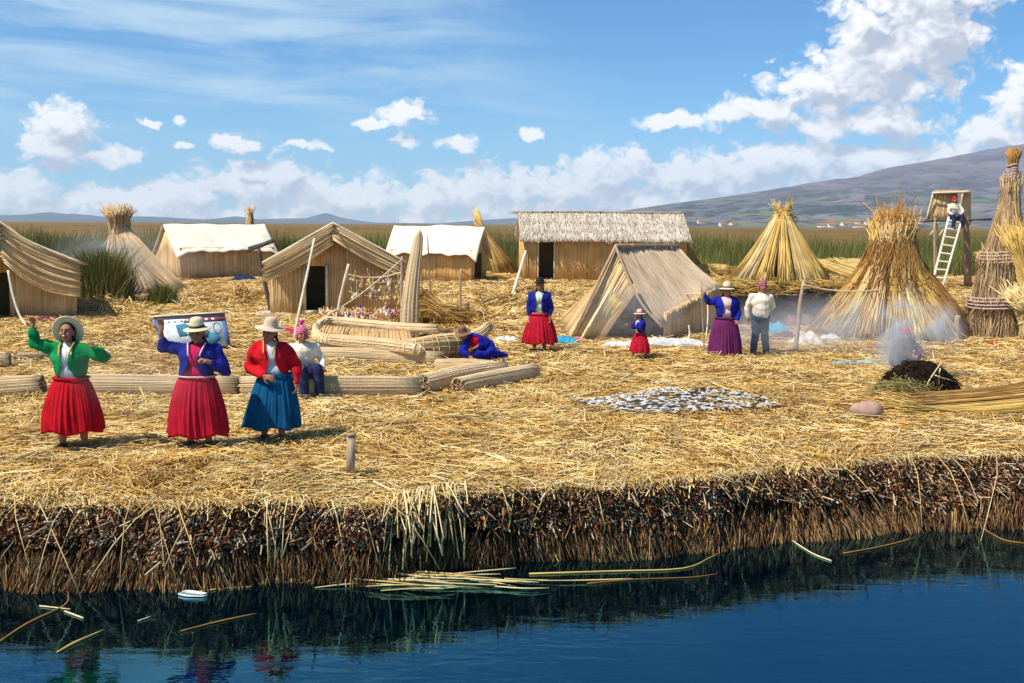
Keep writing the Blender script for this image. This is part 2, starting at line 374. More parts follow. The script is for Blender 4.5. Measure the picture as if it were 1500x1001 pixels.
# the island's cut edge: a rotten wall with shade in its colour, cut ends, hanging stems
xb = np.linspace(-16, 17, 500); tb = np.linspace(0, 1, 14)
Xb, Tb = np.meshgrid(xb, tb)
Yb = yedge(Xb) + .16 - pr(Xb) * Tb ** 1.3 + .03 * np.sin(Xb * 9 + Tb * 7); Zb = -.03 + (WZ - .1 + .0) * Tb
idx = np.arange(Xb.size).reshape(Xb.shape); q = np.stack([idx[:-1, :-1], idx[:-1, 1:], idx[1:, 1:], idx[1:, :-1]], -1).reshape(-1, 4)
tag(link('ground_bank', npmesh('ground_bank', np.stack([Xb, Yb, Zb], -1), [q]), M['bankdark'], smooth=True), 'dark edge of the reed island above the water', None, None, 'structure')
g = Geo(); n = 62000
x = rng.uniform(-13, 14.5, n); lim = .44 + .10 * np.sin(x * 1.7) + .06 * np.sin(x * 4.1 + 1) + .03 * np.sin(x * 13); t = np.abs(rng.beta(1.1, 1.3, n)) * lim
o = np.stack([x, yedge(x) + .06 - pr(x) * t ** 1.3, -.035 - .8 * t], -1)
d = nrm(np.stack([rng.normal(0, .30, n), -1 + 0 * x, rng.normal(-.12, .30, n)], -1)); L = rng.uniform(.03, .12, n) * (1 + (rng.random(n) < .05) * 1.8)
P = np.stack([o - d * .03, o + d * L[:, None]], 1)
v, f = tubes(P, np.repeat(rng.uniform(.0035, .0085, n)[:, None], 2, 1), 5); g.add(v, f)
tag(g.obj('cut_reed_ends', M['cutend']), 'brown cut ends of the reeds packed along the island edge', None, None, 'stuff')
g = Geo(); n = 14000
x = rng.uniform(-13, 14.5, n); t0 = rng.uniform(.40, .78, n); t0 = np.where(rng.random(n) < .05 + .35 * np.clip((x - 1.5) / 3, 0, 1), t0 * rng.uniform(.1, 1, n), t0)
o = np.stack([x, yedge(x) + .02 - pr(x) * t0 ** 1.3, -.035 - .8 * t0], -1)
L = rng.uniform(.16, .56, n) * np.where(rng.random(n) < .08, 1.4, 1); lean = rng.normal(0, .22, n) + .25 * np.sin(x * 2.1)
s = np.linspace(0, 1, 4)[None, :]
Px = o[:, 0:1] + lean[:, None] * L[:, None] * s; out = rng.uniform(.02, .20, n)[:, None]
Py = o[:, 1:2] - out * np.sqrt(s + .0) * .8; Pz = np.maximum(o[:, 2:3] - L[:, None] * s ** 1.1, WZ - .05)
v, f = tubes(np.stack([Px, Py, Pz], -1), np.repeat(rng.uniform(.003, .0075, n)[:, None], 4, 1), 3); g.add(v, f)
# stray bright stems that fell over the edge
n = 80; x = rng.uniform(-11, 13, n); L = rng.uniform(.25, .75, n); lean = rng.normal(0, .45, n)
Px = x[:, None] + lean[:, None] * L[:, None] * s; Py = yedge(x)[:, None] - .03 - (pr(x)[:, None] + .08) * s ** .7 * rng.uniform(.5, 1.1, n)[:, None]; Pz = np.maximum(.02 - L[:, None] * s ** 1.5, WZ)
g2 = Geo(); v, f = tubes(np.stack([Px, Py, Pz], -1), np.repeat(rng.uniform(.003, .006, n)[:, None], 4, 1), 4); g2.add(v, f)
# short tufts that soften the lip
n = 1500; x = rng.uniform(-11, 13, n); L = rng.uniform(.05, .17, n) * (.6 + .6 * np.abs(np.sin(x * 1.3) * np.sin(x * 3.1 + 1))); lean = rng.normal(0, .8, n)
Px = x[:, None] + lean[:, None] * L[:, None] * s; Py = yedge(x)[:, None] + .06 - (L[:, None] * .9) * s; Pz = .02 + rng.uniform(-.05, .03, n)[:, None] - L[:, None] * s ** 2 * rng.uniform(.2, 1.3, n)[:, None]
v, f = tubes(np.stack([Px, Py, Pz], -1), np.repeat(rng.uniform(.003, .006, n)[:, None], 4, 1), 3); g2.add(v, f)
# the bright sheaf sliding over the edge
n = 46; u = rng.normal(0, .15, n); c = G(628, 735); xx = c.x + u
L = rng.uniform(.15, .85, n); s5 = np.linspace(0, 1, 6)[None, :]
Px = xx[:, None] + (.0 + rng.normal(0, .14, n))[:, None] * s5; Py = yedge(xx)[:, None] + .25 - (.46 + rng.normal(0, .06, n)[:, None]) * s5 ** .75; Pz = .05 - (L[:, None]) * np.clip(s5 - .18, 0, 1) ** 1.25
Pz = np.maximum(Pz, WZ + .01)
v, f = tubes(np.stack([Px, Py, Pz], -1), np.repeat(rng.uniform(.004, .009, n)[:, None], 6, 1), 4); g2.add(v, f)
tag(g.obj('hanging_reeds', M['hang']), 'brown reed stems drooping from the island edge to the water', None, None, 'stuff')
tag(g2.obj('overhanging_straw', M['goldpale']), 'bright loose reeds fallen over the island edge', None, None, 'stuff')

# water
m, nt, b = newmat('lake_water'); co = coords(nt)
b.inputs['Base Color'].default_value = (.0, .002, .005, 1); b.inputs['Roughness'].default_value = .012; b.inputs['IOR'].default_value = 3.0; b.inputs['Specular Tint'].default_value = (.14, .80, 1, 1)
h = noise(nt, vec(nt, 'MULTIPLY', co, (1.6, 4.2, 1)), 1.3, 4, .55, .6) + noise(nt, vec(nt, 'MULTIPLY', co, (1, 1.6, 1)), 8., 3, .5) * .16
bump(nt, b, h, .12, .03)
g = Geo(); box(g, (0, 0, 0), (1, 1, 1)); 
wv, wf = grid(np.array([-9000., -60, 60, 9000.]), np.array([-60., 0, 60, 6300.]), lambda x, y: 0 * x + WZ)
tag(link('lake_water', npmesh('lake_water', wv, wf), m), 'dark blue lake water', None, None, 'structure')

# floating reeds
def floater(name, pts, r, mat, label, cat='reed', group='reeds floating on the water'):
    g = Geo(); path(g, [(p.x, p.y, WZ + .008 + (z if z else 0)) for p, z in pts], r, 5, 4); o = g.obj(name, M[mat]); return tag(o, label, cat, group)
def FW(*a): return [(G(x, y, WZ), 0.) for x, y in a]
floater('floating_reed', FW((775, 842), (900, 838), (1000, 834), (1040, 818), (1052, 812)), [.010, .007, .003], 'gold', 'longest pale reed floating off the middle of the bank, bent at its right end')
floater('floating_reed', FW((860, 856), (930, 850), (1010, 847), (1050, 842)), [.005, .003], 'rust', 'thin red reed floating just below the longest pale reed')
floater('floating_reed', FW((-20, 955), (40, 915), (95, 888), (100, 868)), [.008, .011, .004], 'rust', 'long rust red reed floating at the lower left of the photo')
floater('floating_reed', FW((84, 957), (110, 943), (152, 924)), [.007, .013, .005], 'gold', 'short golden reed floating below two white slivers at lower left')
floater('floating_reed', FW((58, 889), (103, 894)), .006, 'goldpale', 'short white reed sliver floating beside the long rust red reed')
floater('floating_reed', FW((95, 897), (122, 907)), .009, 'goldpale', 'lowest of two short white reed slivers at lower left')
floater('floating_reed', FW((265, 926), (320, 912), (376, 900)), [.006, .009, .005], 'rust', 'brown reed floating below the white leaf')
floater('floating_reed', FW((292, 868), (330, 863), (368, 861)), .006, 'gold', 'thin reed touching the right tip of the white leaf')
floater('floating_reed', FW((1160, 793), (1190, 812), (1218, 823)), .008, 'goldpale', 'pale reed slanting down from the right bank onto the water')
floater('floating_reed', FW((1235, 812), (1290, 802), (1338, 790)), .008, 'rust', 'brown reed floating along the foot of the right bank')
floater('floating_reed', FW((1400, 745), (1440, 775), (1470, 792), (1500, 797)), .008, 'rust', 'reed trailing into the water at the far right bank')
floater('floating_reed', FW((202, 911), (220, 905)), .005, 'goldpale', 'tiny pale reed sliver between the rust reed and brown reed')
n = 34; c0 = G(640, 856, WZ); g = Geo()
for i in range(n):
    a = rng.normal(.02, .28) + math.pi * (rng.random() < .5); L = rng.uniform(.35, .95); cx = c0.x + rng.normal(0, .5); cy = c0.y + rng.normal(0, .10)
    zz = WZ + rng.uniform(.004, .05); dxx = math.cos(a) * L / 2; dyy = -math.sin(abs(a) if abs(a) < 2 else math.pi - a) * L / 2 * .6
    path(g, [(cx - dxx, cy - dyy + .03, zz), (cx, cy + rng.normal(0, .02), zz + .01), (cx + dxx, cy + dyy, zz + rng.uniform(-.01, .02))], [.005, .0065, .003], 4, 3)
tag(g.obj('floating_reed_raft', M['goldpale']), 'tangle of bright reeds floating under the sliding sheaf', 'reed raft')
g = Geo(); c = G(283, 871, WZ + .01)
lv = [(-.13, .0), (-.07, .035), (.03, .03), (.13, -.02), (.08, -.035), (-.05, -.03)]
gv = [(c.x + a, c.y + bb * 1.4, WZ + .025 + .01 * (i % 2)) for i, (a, bb) in enumerate(lv)] + [(c.x + a, c.y + bb * 1.4, WZ + .008) for a, bb in lv]
g.add(gv, [np.array([[0, 1, 2, 3, 4, 5]]), np.array([[11, 10, 9, 8, 7, 6]]), np.array([[i, (i + 1) % 6, (i + 1) % 6 + 6, i + 6] for i in range(6)])])
tag(g.obj('floating_leaf', plain('white_leaf', (.85, .85, .82), .5, .03, bmp=.1)), 'white leaf floating near the left bank', 'leaf')

# ------------------------------------------------------------------ marsh behind the island
m, nt, b = newmat('marsh_top'); co = coords(nt)
nz = noise(nt, vec(nt, 'MULTIPLY', co, (.05, .02, 1)), 1.2, 6, .65); nf = noise(nt, vec(nt, 'MULTIPLY', co, (1.2, .35, 1)), 1.0, 5, .7)
c = ramp(nt, nz, [(.3, (.17, .10, .025)), (.5, (.27, .16, .045)), (.7, (.15, .13, .03))]); c = mix(nt, .8, c, ramp(nt, nf, [(.3, (.35, .35, .35)), (.7, (1, 1, 1))]), 'MULTIPLY')
put(nt, b.inputs['Base Color'], c); b.inputs['Roughness'].default_value = .9; b.inputs['Specular IOR Level'].default_value = .1; bump(nt, b, nf, .8, .3)
mv, mf = grid(np.concatenate([[-8000, -2500, -700], np.linspace(-160, 160, 81), [700, 2500, 8000]]), np.concatenate([np.linspace(60.5, 200, 60), [260, 400, 800, 2000, 5000]]),
              lambda x, y: np.interp(y, [60, 62, 75, 200, 2000], [-.5, .35, .95, 1.25, 1.5]) + .10 * np.sin(x * .31 + y * .1) * np.sin(y * .23) * (y < 250))
tag(link('marsh', npmesh('marsh', mv, mf), m, smooth=True), 'wide reed marsh reaching the far shore', None, None, 'structure')
def blades(N, seed, y0, y1, mat, name, label, h0, h1, wmul, xf=.62, base=None):
    r = np.random.default_rng(seed); y = np.exp(r.uniform(math.log(y0), math.log(y1), N)); x = r.uniform(-1, 1, N) * (y * xf + 4)
    clump = .62 + .26 * np.sin(x * .35 + 2 * np.sin(y * .3 + x * .07)) * np.sin(y * .5 + x * .13) + .12 * np.sin(x * 1.3 + y); H = r.uniform(h0, h1, N) * clump
    zb = (np.interp(y, [60, 75, 200, 400], [-.3, .3, .75, .95]) if base is None else base + 0 * y)
    ln = r.normal(0, .16, (N, 2)); s = np.linspace(0, 1, 3)[None, :]
    P = np.stack([x[:, None] + ln[:, :1] * H[:, None] * s ** 1.6, y[:, None] + ln[:, 1:] * H[:, None] * s ** 1.6, zb[:, None] + H[:, None] * s], -1)
    W = (r.uniform(.02, .045, N) * wmul * (y / 60) ** .8)[:, None] * np.array([1, .8, .15])
    a = r.normal(0, .7, N); g = Geo(); g.add(*ribbons(P, W, np.stack([np.cos(a), np.sin(a), 0 * a], -1)))
    return tag(g.obj(name, mat), label, None, None, 'stuff')
M['rush'] = reed('green_rush', [(.08, .11, .014), (.14, .17, .025), (.22, .23, .045), (.09, .13, .018), (.32, .25, .07), (.15, .16, .03)], .6, .5, .25, .3)
M['rushdry'] = reed('dry_rush', [(.24, .16, .045), (.15, .12, .03), (.32, .20, .06), (.11, .11, .025), (.22, .12, .035)], .7, .4, .05, .2)
blades(64000, 11, 57.0, 78, M['rush'], 'marsh_reeds', 'tall green reeds growing right behind the island', 1.2, 2.7, 1.0)
blades(70000, 12, 68, 330, M['rushdry'], 'marsh_reeds', 'brown tipped reeds of the open marsh', .5, .85, 1.3)

# ------------------------------------------------------------------ hills
def hill(name, pts, Y, depth, mat, label, nx=220, ny=60, base=-2., rough=1., seed=0):
    """ridge outline px,py at distance Y; the slope falls towards the camera"""
    r = np.random.default_rng(seed); R_ = [D(px, py, Y) for px, py in pts]
    xs = np.linspace(R_[0].x, R_[-1].x, nx); ridge = np.interp(xs, [p.x for p in R_], [p.z for p in R_])
    t = np.linspace(0, 2, ny); ph = r.uniform(0, 6.28, 24); kx = r.uniform(2, 26, 24) * math.pi / (xs[-1] - xs[0]) * 4; ky = r.uniform(-3, 3, 24)
    Xg, Tg = np.meshgrid(xs, t); prof = np.where(Tg < 1, Tg ** 1.25, 1 - (Tg - 1) ** 1.6)
    Zg = base + (ridge[None] - base) * prof
    nzv = sum(np.sin(kx[i] * Xg + ky[i] * 2 * Tg + ph[i]) / (1 + i * .25) for i in range(24)) * .02 * rough
    Zg = Zg + nzv * (ridge[None] - base) * np.clip(1 - np.abs(Tg - .55) * 1.9, 0, 1)
    Yg = Y - depth + depth * Tg
    Yg = Yg + (depth * .06) * np.sin(Xg / depth * 7 + 1)
    idx = np.arange(Xg.size).reshape(Xg.shape); q = np.stack([idx[:-1, :-1], idx[:-1, 1:], idx[1:, 1:], idx[1:, :-1]], -1).reshape(-1, 4)
    return tag(link(name, npmesh(name, np.stack([Xg, Yg, Zg], -1), [q]), mat, smooth=True), label, None, None, 'structure')
m, nt, b = newmat('mountain_slope'); co = coords(nt)
n1 = noise(nt, vec(nt, 'MULTIPLY', co, (1, .7, 2.5)), .006, 9, .62, .4); n2 = noise(nt, vec(nt, 'MULTIPLY', co, (1, .6, 3.)), .016, 8, .65, 1.0)
spz = nt.nodes.new('ShaderNodeSeparateXYZ'); nt.links.new(co.k, spz.inputs[0]); hz = S(nt, spz.outputs[2])
c = ramp(nt, n1, [(.35, (.10, .085, .12)), (.5, (.165, .14, .165)), (.65, (.24, .19, .19))])  # bluish mauve of distant haze is mixed into the bare slope colours
gm = smooth(nt, n2, .47, .56) * smooth(nt, hz, 30, 170, 1., .15)
c = mix(nt, gm * .9, c, (.022, .045, .026))
fld = smooth(nt, noise(nt, vec(nt, 'MULTIPLY', co, (1, .5, 4)), .009, 3), .55, .62) * smooth(nt, hz, 25, 95, 1., .0)
c = mix(nt, fld * .75, c, (.15, .20, .06))
put(nt, b.inputs['Base Color'], c); b.inputs['Roughness'].default_value = .95; b.inputs['Specular IOR Level'].default_value = .05; bump(nt, b, n2, .8, 22.)
hill('mountain', [(880, 334), (900, 311), (980, 299), (1050, 290), (1120, 279), (1200, 266), (1262, 259), (1300, 246), (1400, 229), (1500, 210), (1620, 196), (1800, 180), (2200, 170)], 2900, 1500, m, 'long bare mountain slope beyond the marsh', 420, 90, rough=.8, seed=3)
m, nt, b = newmat('far_hills'); nz = noise(nt, coords(nt), .002, 6)
put(nt, b.inputs['Base Color'], ramp(nt, nz, [(.35, (.05, .07, .09)), (.65, (.10, .12, .13))])); b.inputs['Roughness'].default_value = 1.; b.inputs['Specular IOR Level'].default_value = 0.
hill('far_hills', [(-500, 318), (-200, 312), (0, 315), (40, 314), (65, 311), (85, 315), (105, 313), (140, 318), (215, 317), (300, 322), (345, 317), (370, 322), (420, 320), (452, 320), (462, 316), (473, 312), (486, 317), (505, 321), (540, 326), (640, 327.5), (700, 323), (760, 319), (800, 321), (900, 317), (1000, 318)], 5200, 900, m, 'blue hills on the horizon', 500, 24, rough=.3, seed=5)
#SECTION3
# ------------------------------------------------------------------ reed building blocks
def surf_normal(Sf, u, v):
    e = 1e-3; a = Sf(u + e, v) - Sf(u - e, v); b_ = Sf(u, v + e) - Sf(u, v - e); return nrm(np.cross(a, b_))
def bil(p00, p10, p11, p01, sag=0., wob=0.):
    A, B, C_, D_ = (np.array(p, float) for p in (p00, p10, p11, p01))
    ph = rng.uniform(0, 6.28, 4)
    def Sf(u, v):
        u = np.asarray(u, float)[..., None]; v = np.asarray(v, float)[..., None]
        P = (A * (1 - u) + B * u) * (1 - v) + (D_ * (1 - u) + C_ * u) * v
        z = -sag * np.sin(math.pi * np.clip(v, 0, 1)) * (.6 + .4 * np.sin(3 * u + ph[0])) + wob * (np.sin(u * 9 + ph[1]) * np.sin(v * 5 + ph[2]) + .5 * np.sin(u * 21 + v * 7 + ph[3]))
        return P + z * np.array([0, 0, 1.])
    return Sf
def slab(g, Sf, nu=14, nv=8, th=.04):
    u, v = np.meshgrid(np.linspace(0, 1, nu), np.linspace(0, 1, nv)); P = Sf(u, v); N = surf_normal(Sf, u, v)
    T = P; B_ = P - N * th; idx = np.arange(nu * nv).reshape(nv, nu); o = nu * nv
    q = np.stack([idx[:-1, :-1], idx[:-1, 1:], idx[1:, 1:], idx[1:, :-1]], -1).reshape(-1, 4)
    ring = np.concatenate([idx[0, :], idx[1:, -1], idx[-1, -2::-1], idx[-2:0:-1, 0]]); r2 = np.roll(ring, -1)
    g.add(np.concatenate([T.reshape(-1, 3), B_.reshape(-1, 3)]), [q, q[:, ::-1] + o, np.stack([ring, ring + o, r2 + o, r2], -1)])
def strips(g, Sf, n, K=6, r=.018, lift=.01, v0=0., v1=1., jit=.02, wander=.01, two=False, mask=None, seg=3):
    u = (np.arange(n) + rng.uniform(.1, .9, n)) / n
    a = v0 + rng.normal(0, jit, n); b_ = v1 + rng.normal(0, jit * .6, n); s = np.linspace(0, 1, K)
    vv = a[:, None] + (b_ - a)[:, None] * s; uu = u[:, None] + rng.normal(0, wander, (n, 1)) * s + rng.normal(0, wander * .4, (n, K)); uu = np.clip(uu, 0, 1)
    if mask is not None:
        k = mask(u); uu, vv, n = uu[k], vv[k], int(k.sum())
        if not n: return
    P = Sf(uu, vv) + surf_normal(Sf, uu, vv) * (lift + rng.uniform(-.4, .6, (n, 1, 1)) * r)
    g.add(*tubes(P, np.repeat(rng.uniform(.7, 1.3, n)[:, None] * r, K, 1), seg))
def mat_part(name, mat, parent, corners, n, K=6, r=.018, sag=0., wob=0., th=.03, jit=.02, wander=.01, slabmat=True):
    Sf = bil(*corners, sag=sag, wob=wob); g = Geo(); slab(g, Sf, th=th); strips(g, Sf, n, K, r, jit=jit, wander=wander); return g.obj(name, mat, parent)
def wall_obj(name, mat, parent, A, B, zt, z0=-.08, sp=.05, r=.02, skip=None, th=.05, jit=.01):
    """upright reed wall from A to B; zt = top height at A, B (or list u,z); skip=(u0,u1,h) an opening"""
    A = np.array(A[:2], float); B = np.array(B[:2], float); L = np.linalg.norm(B - A)
    zt = [(0, zt[0]), (1, zt[1])] if np.ndim(zt[0]) == 0 else zt
    zu = [p[0] for p in zt]; zz = [p[1] for p in zt]; g = Geo()
    def panel(u0, u1, zlo):
        def Sf(u, v):
            uu = u0 + (u1 - u0) * np.asarray(u, float); top = np.interp(uu, zu, zz); lo = z0 if zlo is None else zlo
            P = A + (B - A) * uu[..., None]; z = lo + (top - lo) * np.asarray(v, float)
            bow = .02 * np.sin(uu * 7 + 1) * np.sin(v * 3)
            nn = np.array([(B - A)[1], -(B - A)[0]]) / L
            return np.concatenate([P + bow[..., None] * nn, z[..., None]], -1)
        slab(g, Sf, max(3, int((u1 - u0) * 16)), 4, th); strips(g, Sf, max(2, int((u1 - u0) * L / sp)), 4, r, jit=jit, wander=.006 / max(u1 - u0, .1))
    if skip: panel(0, skip[0], None); panel(skip[1], 1, None); panel(skip[0], skip[1], skip[2])
    else: panel(0, 1, None)
    return g.obj(name, mat, parent)

def ridge_hut(label, FL, FR, depth, hw, hr, door=None, roofmat='thatch', wallmat='wall', roofkind='strips', over=(.25, .22), sideopen=None, eavez=None, frame=True, n=150, ridge_sink=0.):
    FL = np.array(FL[:2]); FR = np.array(FR[:2]); d = FR - FL; L = np.linalg.norm(d); d /= L; bk = np.array([-d[1], d[0]])
    BL, BR = FL + bk * depth, FR + bk * depth; root = empty('reed_hut', (*((FL + FR) / 2), 0), 0, label, 'hut'); Rm = root.location
    def loc(p, z=None): return np.array([p[0] - Rm.x, p[1] - Rm.y] + ([z] if z is not None else []))
    wm = M[wallmat]; dk = (door[0] / L, door[1] / L, door[2]) if door else None
    wall_obj('wall', wm, root, loc(FL), loc(FR), (hw, hw), skip=dk)
    gab = [(0, hw - .12), (.5, hr - .2), (1, hw - .12)]
    wall_obj('wall', wm, root, loc(BL), loc(FL), gab)
    wall_obj('wall', wm, root, loc(FR), loc(BR), gab, skip=sideopen)
    wall_obj('wall', wm, root, loc(BR), loc(BL), (hw, hw), sp=.2, r=.03)
    ox, oy = over; ez = hw - .02 if eavez is None else eavez; sl = (hr - hw) / (depth / 2)
    for sgn in (0, 1):
        a, b_ = (FL - d * ox - bk * oy, FR + d * ox - bk * oy) if sgn == 0 else (BR + d * ox + bk * oy, BL - d * ox + bk * oy)
        m1 = (FL + BL) / 2 - d * ox * .9; m2 = (FR + BR) / 2 + d * ox * .9
        if sgn: m1, m2 = m2, m1
        e = ez - oy * sl * .8
        C_ = (loc(a, e), loc(b_, e), loc(m2, hr), loc(m1, hr - ridge_sink if not sgn else hr))
        Sf0 = bil(*C_, sag=-.06 if roofkind == 'strips' else .03, wob=.012 if roofkind == 'strips' else .03)
        if roofkind == 'cloth':
            def Sf(u, v, Sf0=Sf0):
                u = np.asarray(u, float); v = np.asarray(v, float); P = Sf0(u, v)
                drop = (np.abs(2 * u - 1) ** 7) * .30 * (1 - v) ** 1.2 + .035 * np.sin(u * 19) * (1 - v) + .02 * np.sin(u * 47 + 3 * v) * (1 - v)
                return P - drop[..., None] * np.array([0, 0, 1.])
            g = Geo(); slab(g, Sf, 60, 16, .025); g.obj('roof', M[roofmat], root, True)
        else:
            g = Geo(); slab(g, Sf0, 30, 8, .10)
            for lay in range(3): strips(g, Sf0, n, 5, .026, lift=.012, v0=-.04 + lay * .30, v1=.42 + lay * .30, jit=.035, wander=.012)
            g.obj('roof', M[roofmat], root)
    if roofkind == 'strips':
        g = Geo(); m1, m2 = (FL + BL) / 2 - d * ox, (FR + BR) / 2 + d * ox
        bundle(g, [loc(m1, hr + .0), loc((m1 + m2) / 2, hr + .03), loc(m2, hr + .0)], .07, 60, .012, K=8); g.obj('ridge_roll', M[roofmat], root)
    if door and frame:
        g = Geo(); D3 = np.array([d[0], d[1], 0]); off = -bk * .05
        for s in (door[0], door[1]):
            p = FL + d * s + off; pole(g, loc(p, -.05), loc(p, door[2] + .04), .035, seg=6)
        p1, p2 = FL + d * door[0] + off, FL + d * door[1] + off; pole(g, loc(p1, door[2] + .02), loc(p2, door[2] + .02), .035, seg=6)
        g.obj('door_frame', M['bamboo'], root)
    return root
def frames(P, ref=(.1, .15, 1.)):
    T = nrm(np.gradient(P, axis=0)); ref = np.array(ref, float)
    if np.abs((nrm(P[-1] - P[0]) * nrm(ref)).sum()) > .9: ref = np.array([1., .1, .1])
    A = nrm(np.cross(T, ref)); return T, A, np.cross(T, A)
def cr(pts, K):
    P = np.array([tuple(p) for p in pts], float)
    if len(P) == 2: return P[0] + (P[1] - P[0]) * np.linspace(0, 1, K)[:, None]
    Q = np.vstack([2 * P[0] - P[1], P, 2 * P[-1] - P[-2]]); x = np.linspace(0, len(P) - 1 - 1e-6, K); o = []
    for t in x:
        i = int(t); u = t - i; p0, p1, p2, p3 = Q[i:i + 4]
        o.append(.5 * ((2 * p1) + (-p0 + p2) * u + (2 * p0 - 5 * p1 + 4 * p2 - p3) * u * u + (-p0 + 3 * p1 - 3 * p2 + p3) * u ** 3))
    return np.array(o)
def bundle(g, pts, rad, n, wr, K=8, jit=.10, core=.86, ends=.03, rho=(.82, 1.04), flat=1., wild=0., seg=3, twist=0.):
    C_ = cr(pts, K * 3); T, A, B = frames(C_); S3 = np.linspace(0, 1, K * 3)
    rad = np.atleast_1d(rad).astype(float); rs = np.interp(S3, np.linspace(0, 1, len(rad)), rad)
    th = rng.uniform(0, 2 * math.pi, n); rh = rng.uniform(*rho, n); k = rng.random(n) < .2; rh = np.where(k, rh * rng.uniform(.2, 1, n), rh)
    s0 = rng.normal(0, ends, n); s1 = 1 + rng.normal(0, ends, n); s = s0[:, None] + (s1 - s0)[:, None] * np.linspace(0, 1, K)
    def smp(arr, s):
        o = np.stack([np.interp(np.clip(s, 0, 1), S3, arr[:, i]) for i in range(3)], -1); return o
    P = smp(C_, s) + smp(T, s) * ((s - np.clip(s, 0, 1)) * np.linalg.norm(C_[-1] - C_[0]))[..., None]
    r = np.interp(np.clip(s, 0, 1), S3, rs) * (1 + np.abs(s - np.clip(s, 0, 1)) * 2)
    t2 = th[:, None] + rng.normal(0, jit, (n, 1)) * (s - .5) * 2 + twist * s
    P = P + (smp(A, s) * np.cos(t2)[..., None] + smp(B, s) * np.sin(t2)[..., None] * flat) * (r * rh[:, None])[..., None]
    if wild: P = P + (rng.normal(0, wild, (n, 1, 3)) * (np.abs(s - .5) * 2)[..., None] ** 3)
    g.add(*tubes(P, np.repeat((rng.uniform(.7, 1.25, n) * wr)[:, None], K, 1), seg))
    if core:
        v, f = tubes(C_[None], (rs * core * (1 if flat == 1 else min(1, flat)))[None], 10); g.add(v, f)
    return C_, rs, A, B
def ring(g, C_, rs, A, B, s, r=.012, k=1.07, flat=1.):
    i = min(len(C_) - 1, max(0, int(s * (len(C_) - 1)))); th = np.linspace(0, 2 * math.pi, 15)
    P = C_[i] + (A[i] * np.cos(th)[:, None] + B[i] * np.sin(th)[:, None] * flat) * rs[i] * k; g.add(*tubes(P[None], r, 4))

# ------------------------------------------------------------------ huts
def gable_hut(label, px, py, left, right, hr, he, depth, over, fas, door, p=1., rot=0., wallmat='wall', roofmat='mat', frame=True, back_drop=.15, fasr=None):
    c = GP(px, py); root = empty('reed_hut', (c.x, c.y, 0), rot, label, 'hut')
    def zc(x):
        s = np.clip(np.abs(x) / np.where(x < 0, left + .15, right + .15), 0, 1); return hr + (he - hr) * s ** p
    L = left + right; us = np.linspace(0, 1, 15)
    zt = [(u, float(zc(-left + u * L)) - .03) for u in us]
    wall_obj('wall', M[wallmat], root, (-left, 0), (right, 0), zt, skip=((door[0] + left) / L, (door[1] + left) / L, door[2]) if door else None, sp=.04, r=.018)
    for (a, b_, h) in (((right, 0), (right, depth), he), ((-left, depth), (-left, 0), he)): wall_obj('wall', M[wallmat], root, a, b_, (h, h), sp=.05)
    wall_obj('wall', M[wallmat], root, (right, depth), (-left, depth), [(1 - u, z - .1) for u, z in reversed(zt)], sp=.2, r=.03)
    for sg, w_ in ((-1, left + .15), (1, right + .15)):
        def Sf(u, v, sg=sg, w_=w_):
            u = np.asarray(u, float); v = np.asarray(v, float)
            y = -over + (depth + over + .15) * (u if sg > 0 else 1 - u); x = sg * w_ * (1 - v)
            z = hr + (he - hr) * np.abs(1 - v) ** p + .02 + .012 * np.sin(y * 5 + v * 4) - back_drop * np.clip(y / depth, 0, 1)
            return np.stack([x + 0 * u, y + 0 * v, z + 0 * u], -1)
        g = Geo(); slab(g, Sf, 10, 12, .05); strips(g, Sf, 110, 9, .02, lift=.012, jit=.03, wander=.02); g.obj('roof', M[roofmat], root)
        f_ = fas if (sg < 0 or fasr is None) else fasr
        if f_:
            def Sg(u, v, sg=sg, w_=w_, f_=f_):
                u = np.asarray(u, float); v = np.asarray(v, float); x = sg * w_ * (1 - v) * (1 if sg else 1)
                uu = u if sg < 0 else 1 - u
                z = hr + (he - hr) * np.abs(1 - v) ** p - f_ * (1 - uu) * (.82 + .18 * np.sin(v * 3)); return np.stack([x + 0 * u, -over - .02 + .03 * np.sin(v * 7 + u * 3) - .02 * u, z + .02], -1)
            g = Geo(); slab(g, Sg, 10, 14, .04)
            for l_ in range(4):
                def Sl(u, v, l_=l_):
                    uu = np.asarray(u, float) * .36 + (l_ * .215 if sg < 0 else l_ * .215); P = Sg(np.clip(uu, 0, 1), v)
                    return P + np.array([0, -1., 0]) * (.012 + .034 * (l_ if sg < 0 else 3 - l_) / 3 + .028 * (np.asarray(u, float) if sg > 0 else 1 - np.asarray(u, float)))[..., None]
                strips(g, Sl, 13, 9, .015, lift=.0, jit=.02, wander=.03)
            for k_ in range(4):
                u_ = rng.uniform(.05, .98); vv = np.linspace(0, 1, 8); P = Sg(np.full(8, u_), vv) + surf_normal(Sg, np.full(8, u_), vv) * .03; g.add(*tubes(P[None], .014, 5))
            g.obj('gable_mat', M[roofmat], root)
    g = Geo(); pole(g, (0, -over - .25, hr + .03), (0, depth, hr + .03 - back_drop), .035, seg=6)
    for sg, w_ in ((-1, left + .15), (1, right + .15)): path(g, [(sg * w_ * t, -over - .06, hr + (he - hr) * t ** p + .05) for t in (0, .25, .5, .75, 1.03)], .028, 6, 4)
    g.obj('roof_pole', M['bamboo'], root)
    if door and frame:
        g = Geo()
        for x in (door[0] + .04, door[1] - .02): box(g, (x, -.05, door[2] / 2 + .08), (.08, .06, door[2] - .1))
        box(g, ((door[0] + door[1]) / 2, -.05, .08), (door[1] - door[0] + .1, .06, .10)); g.obj('door_frame', M['bamboo'], root)
    return root
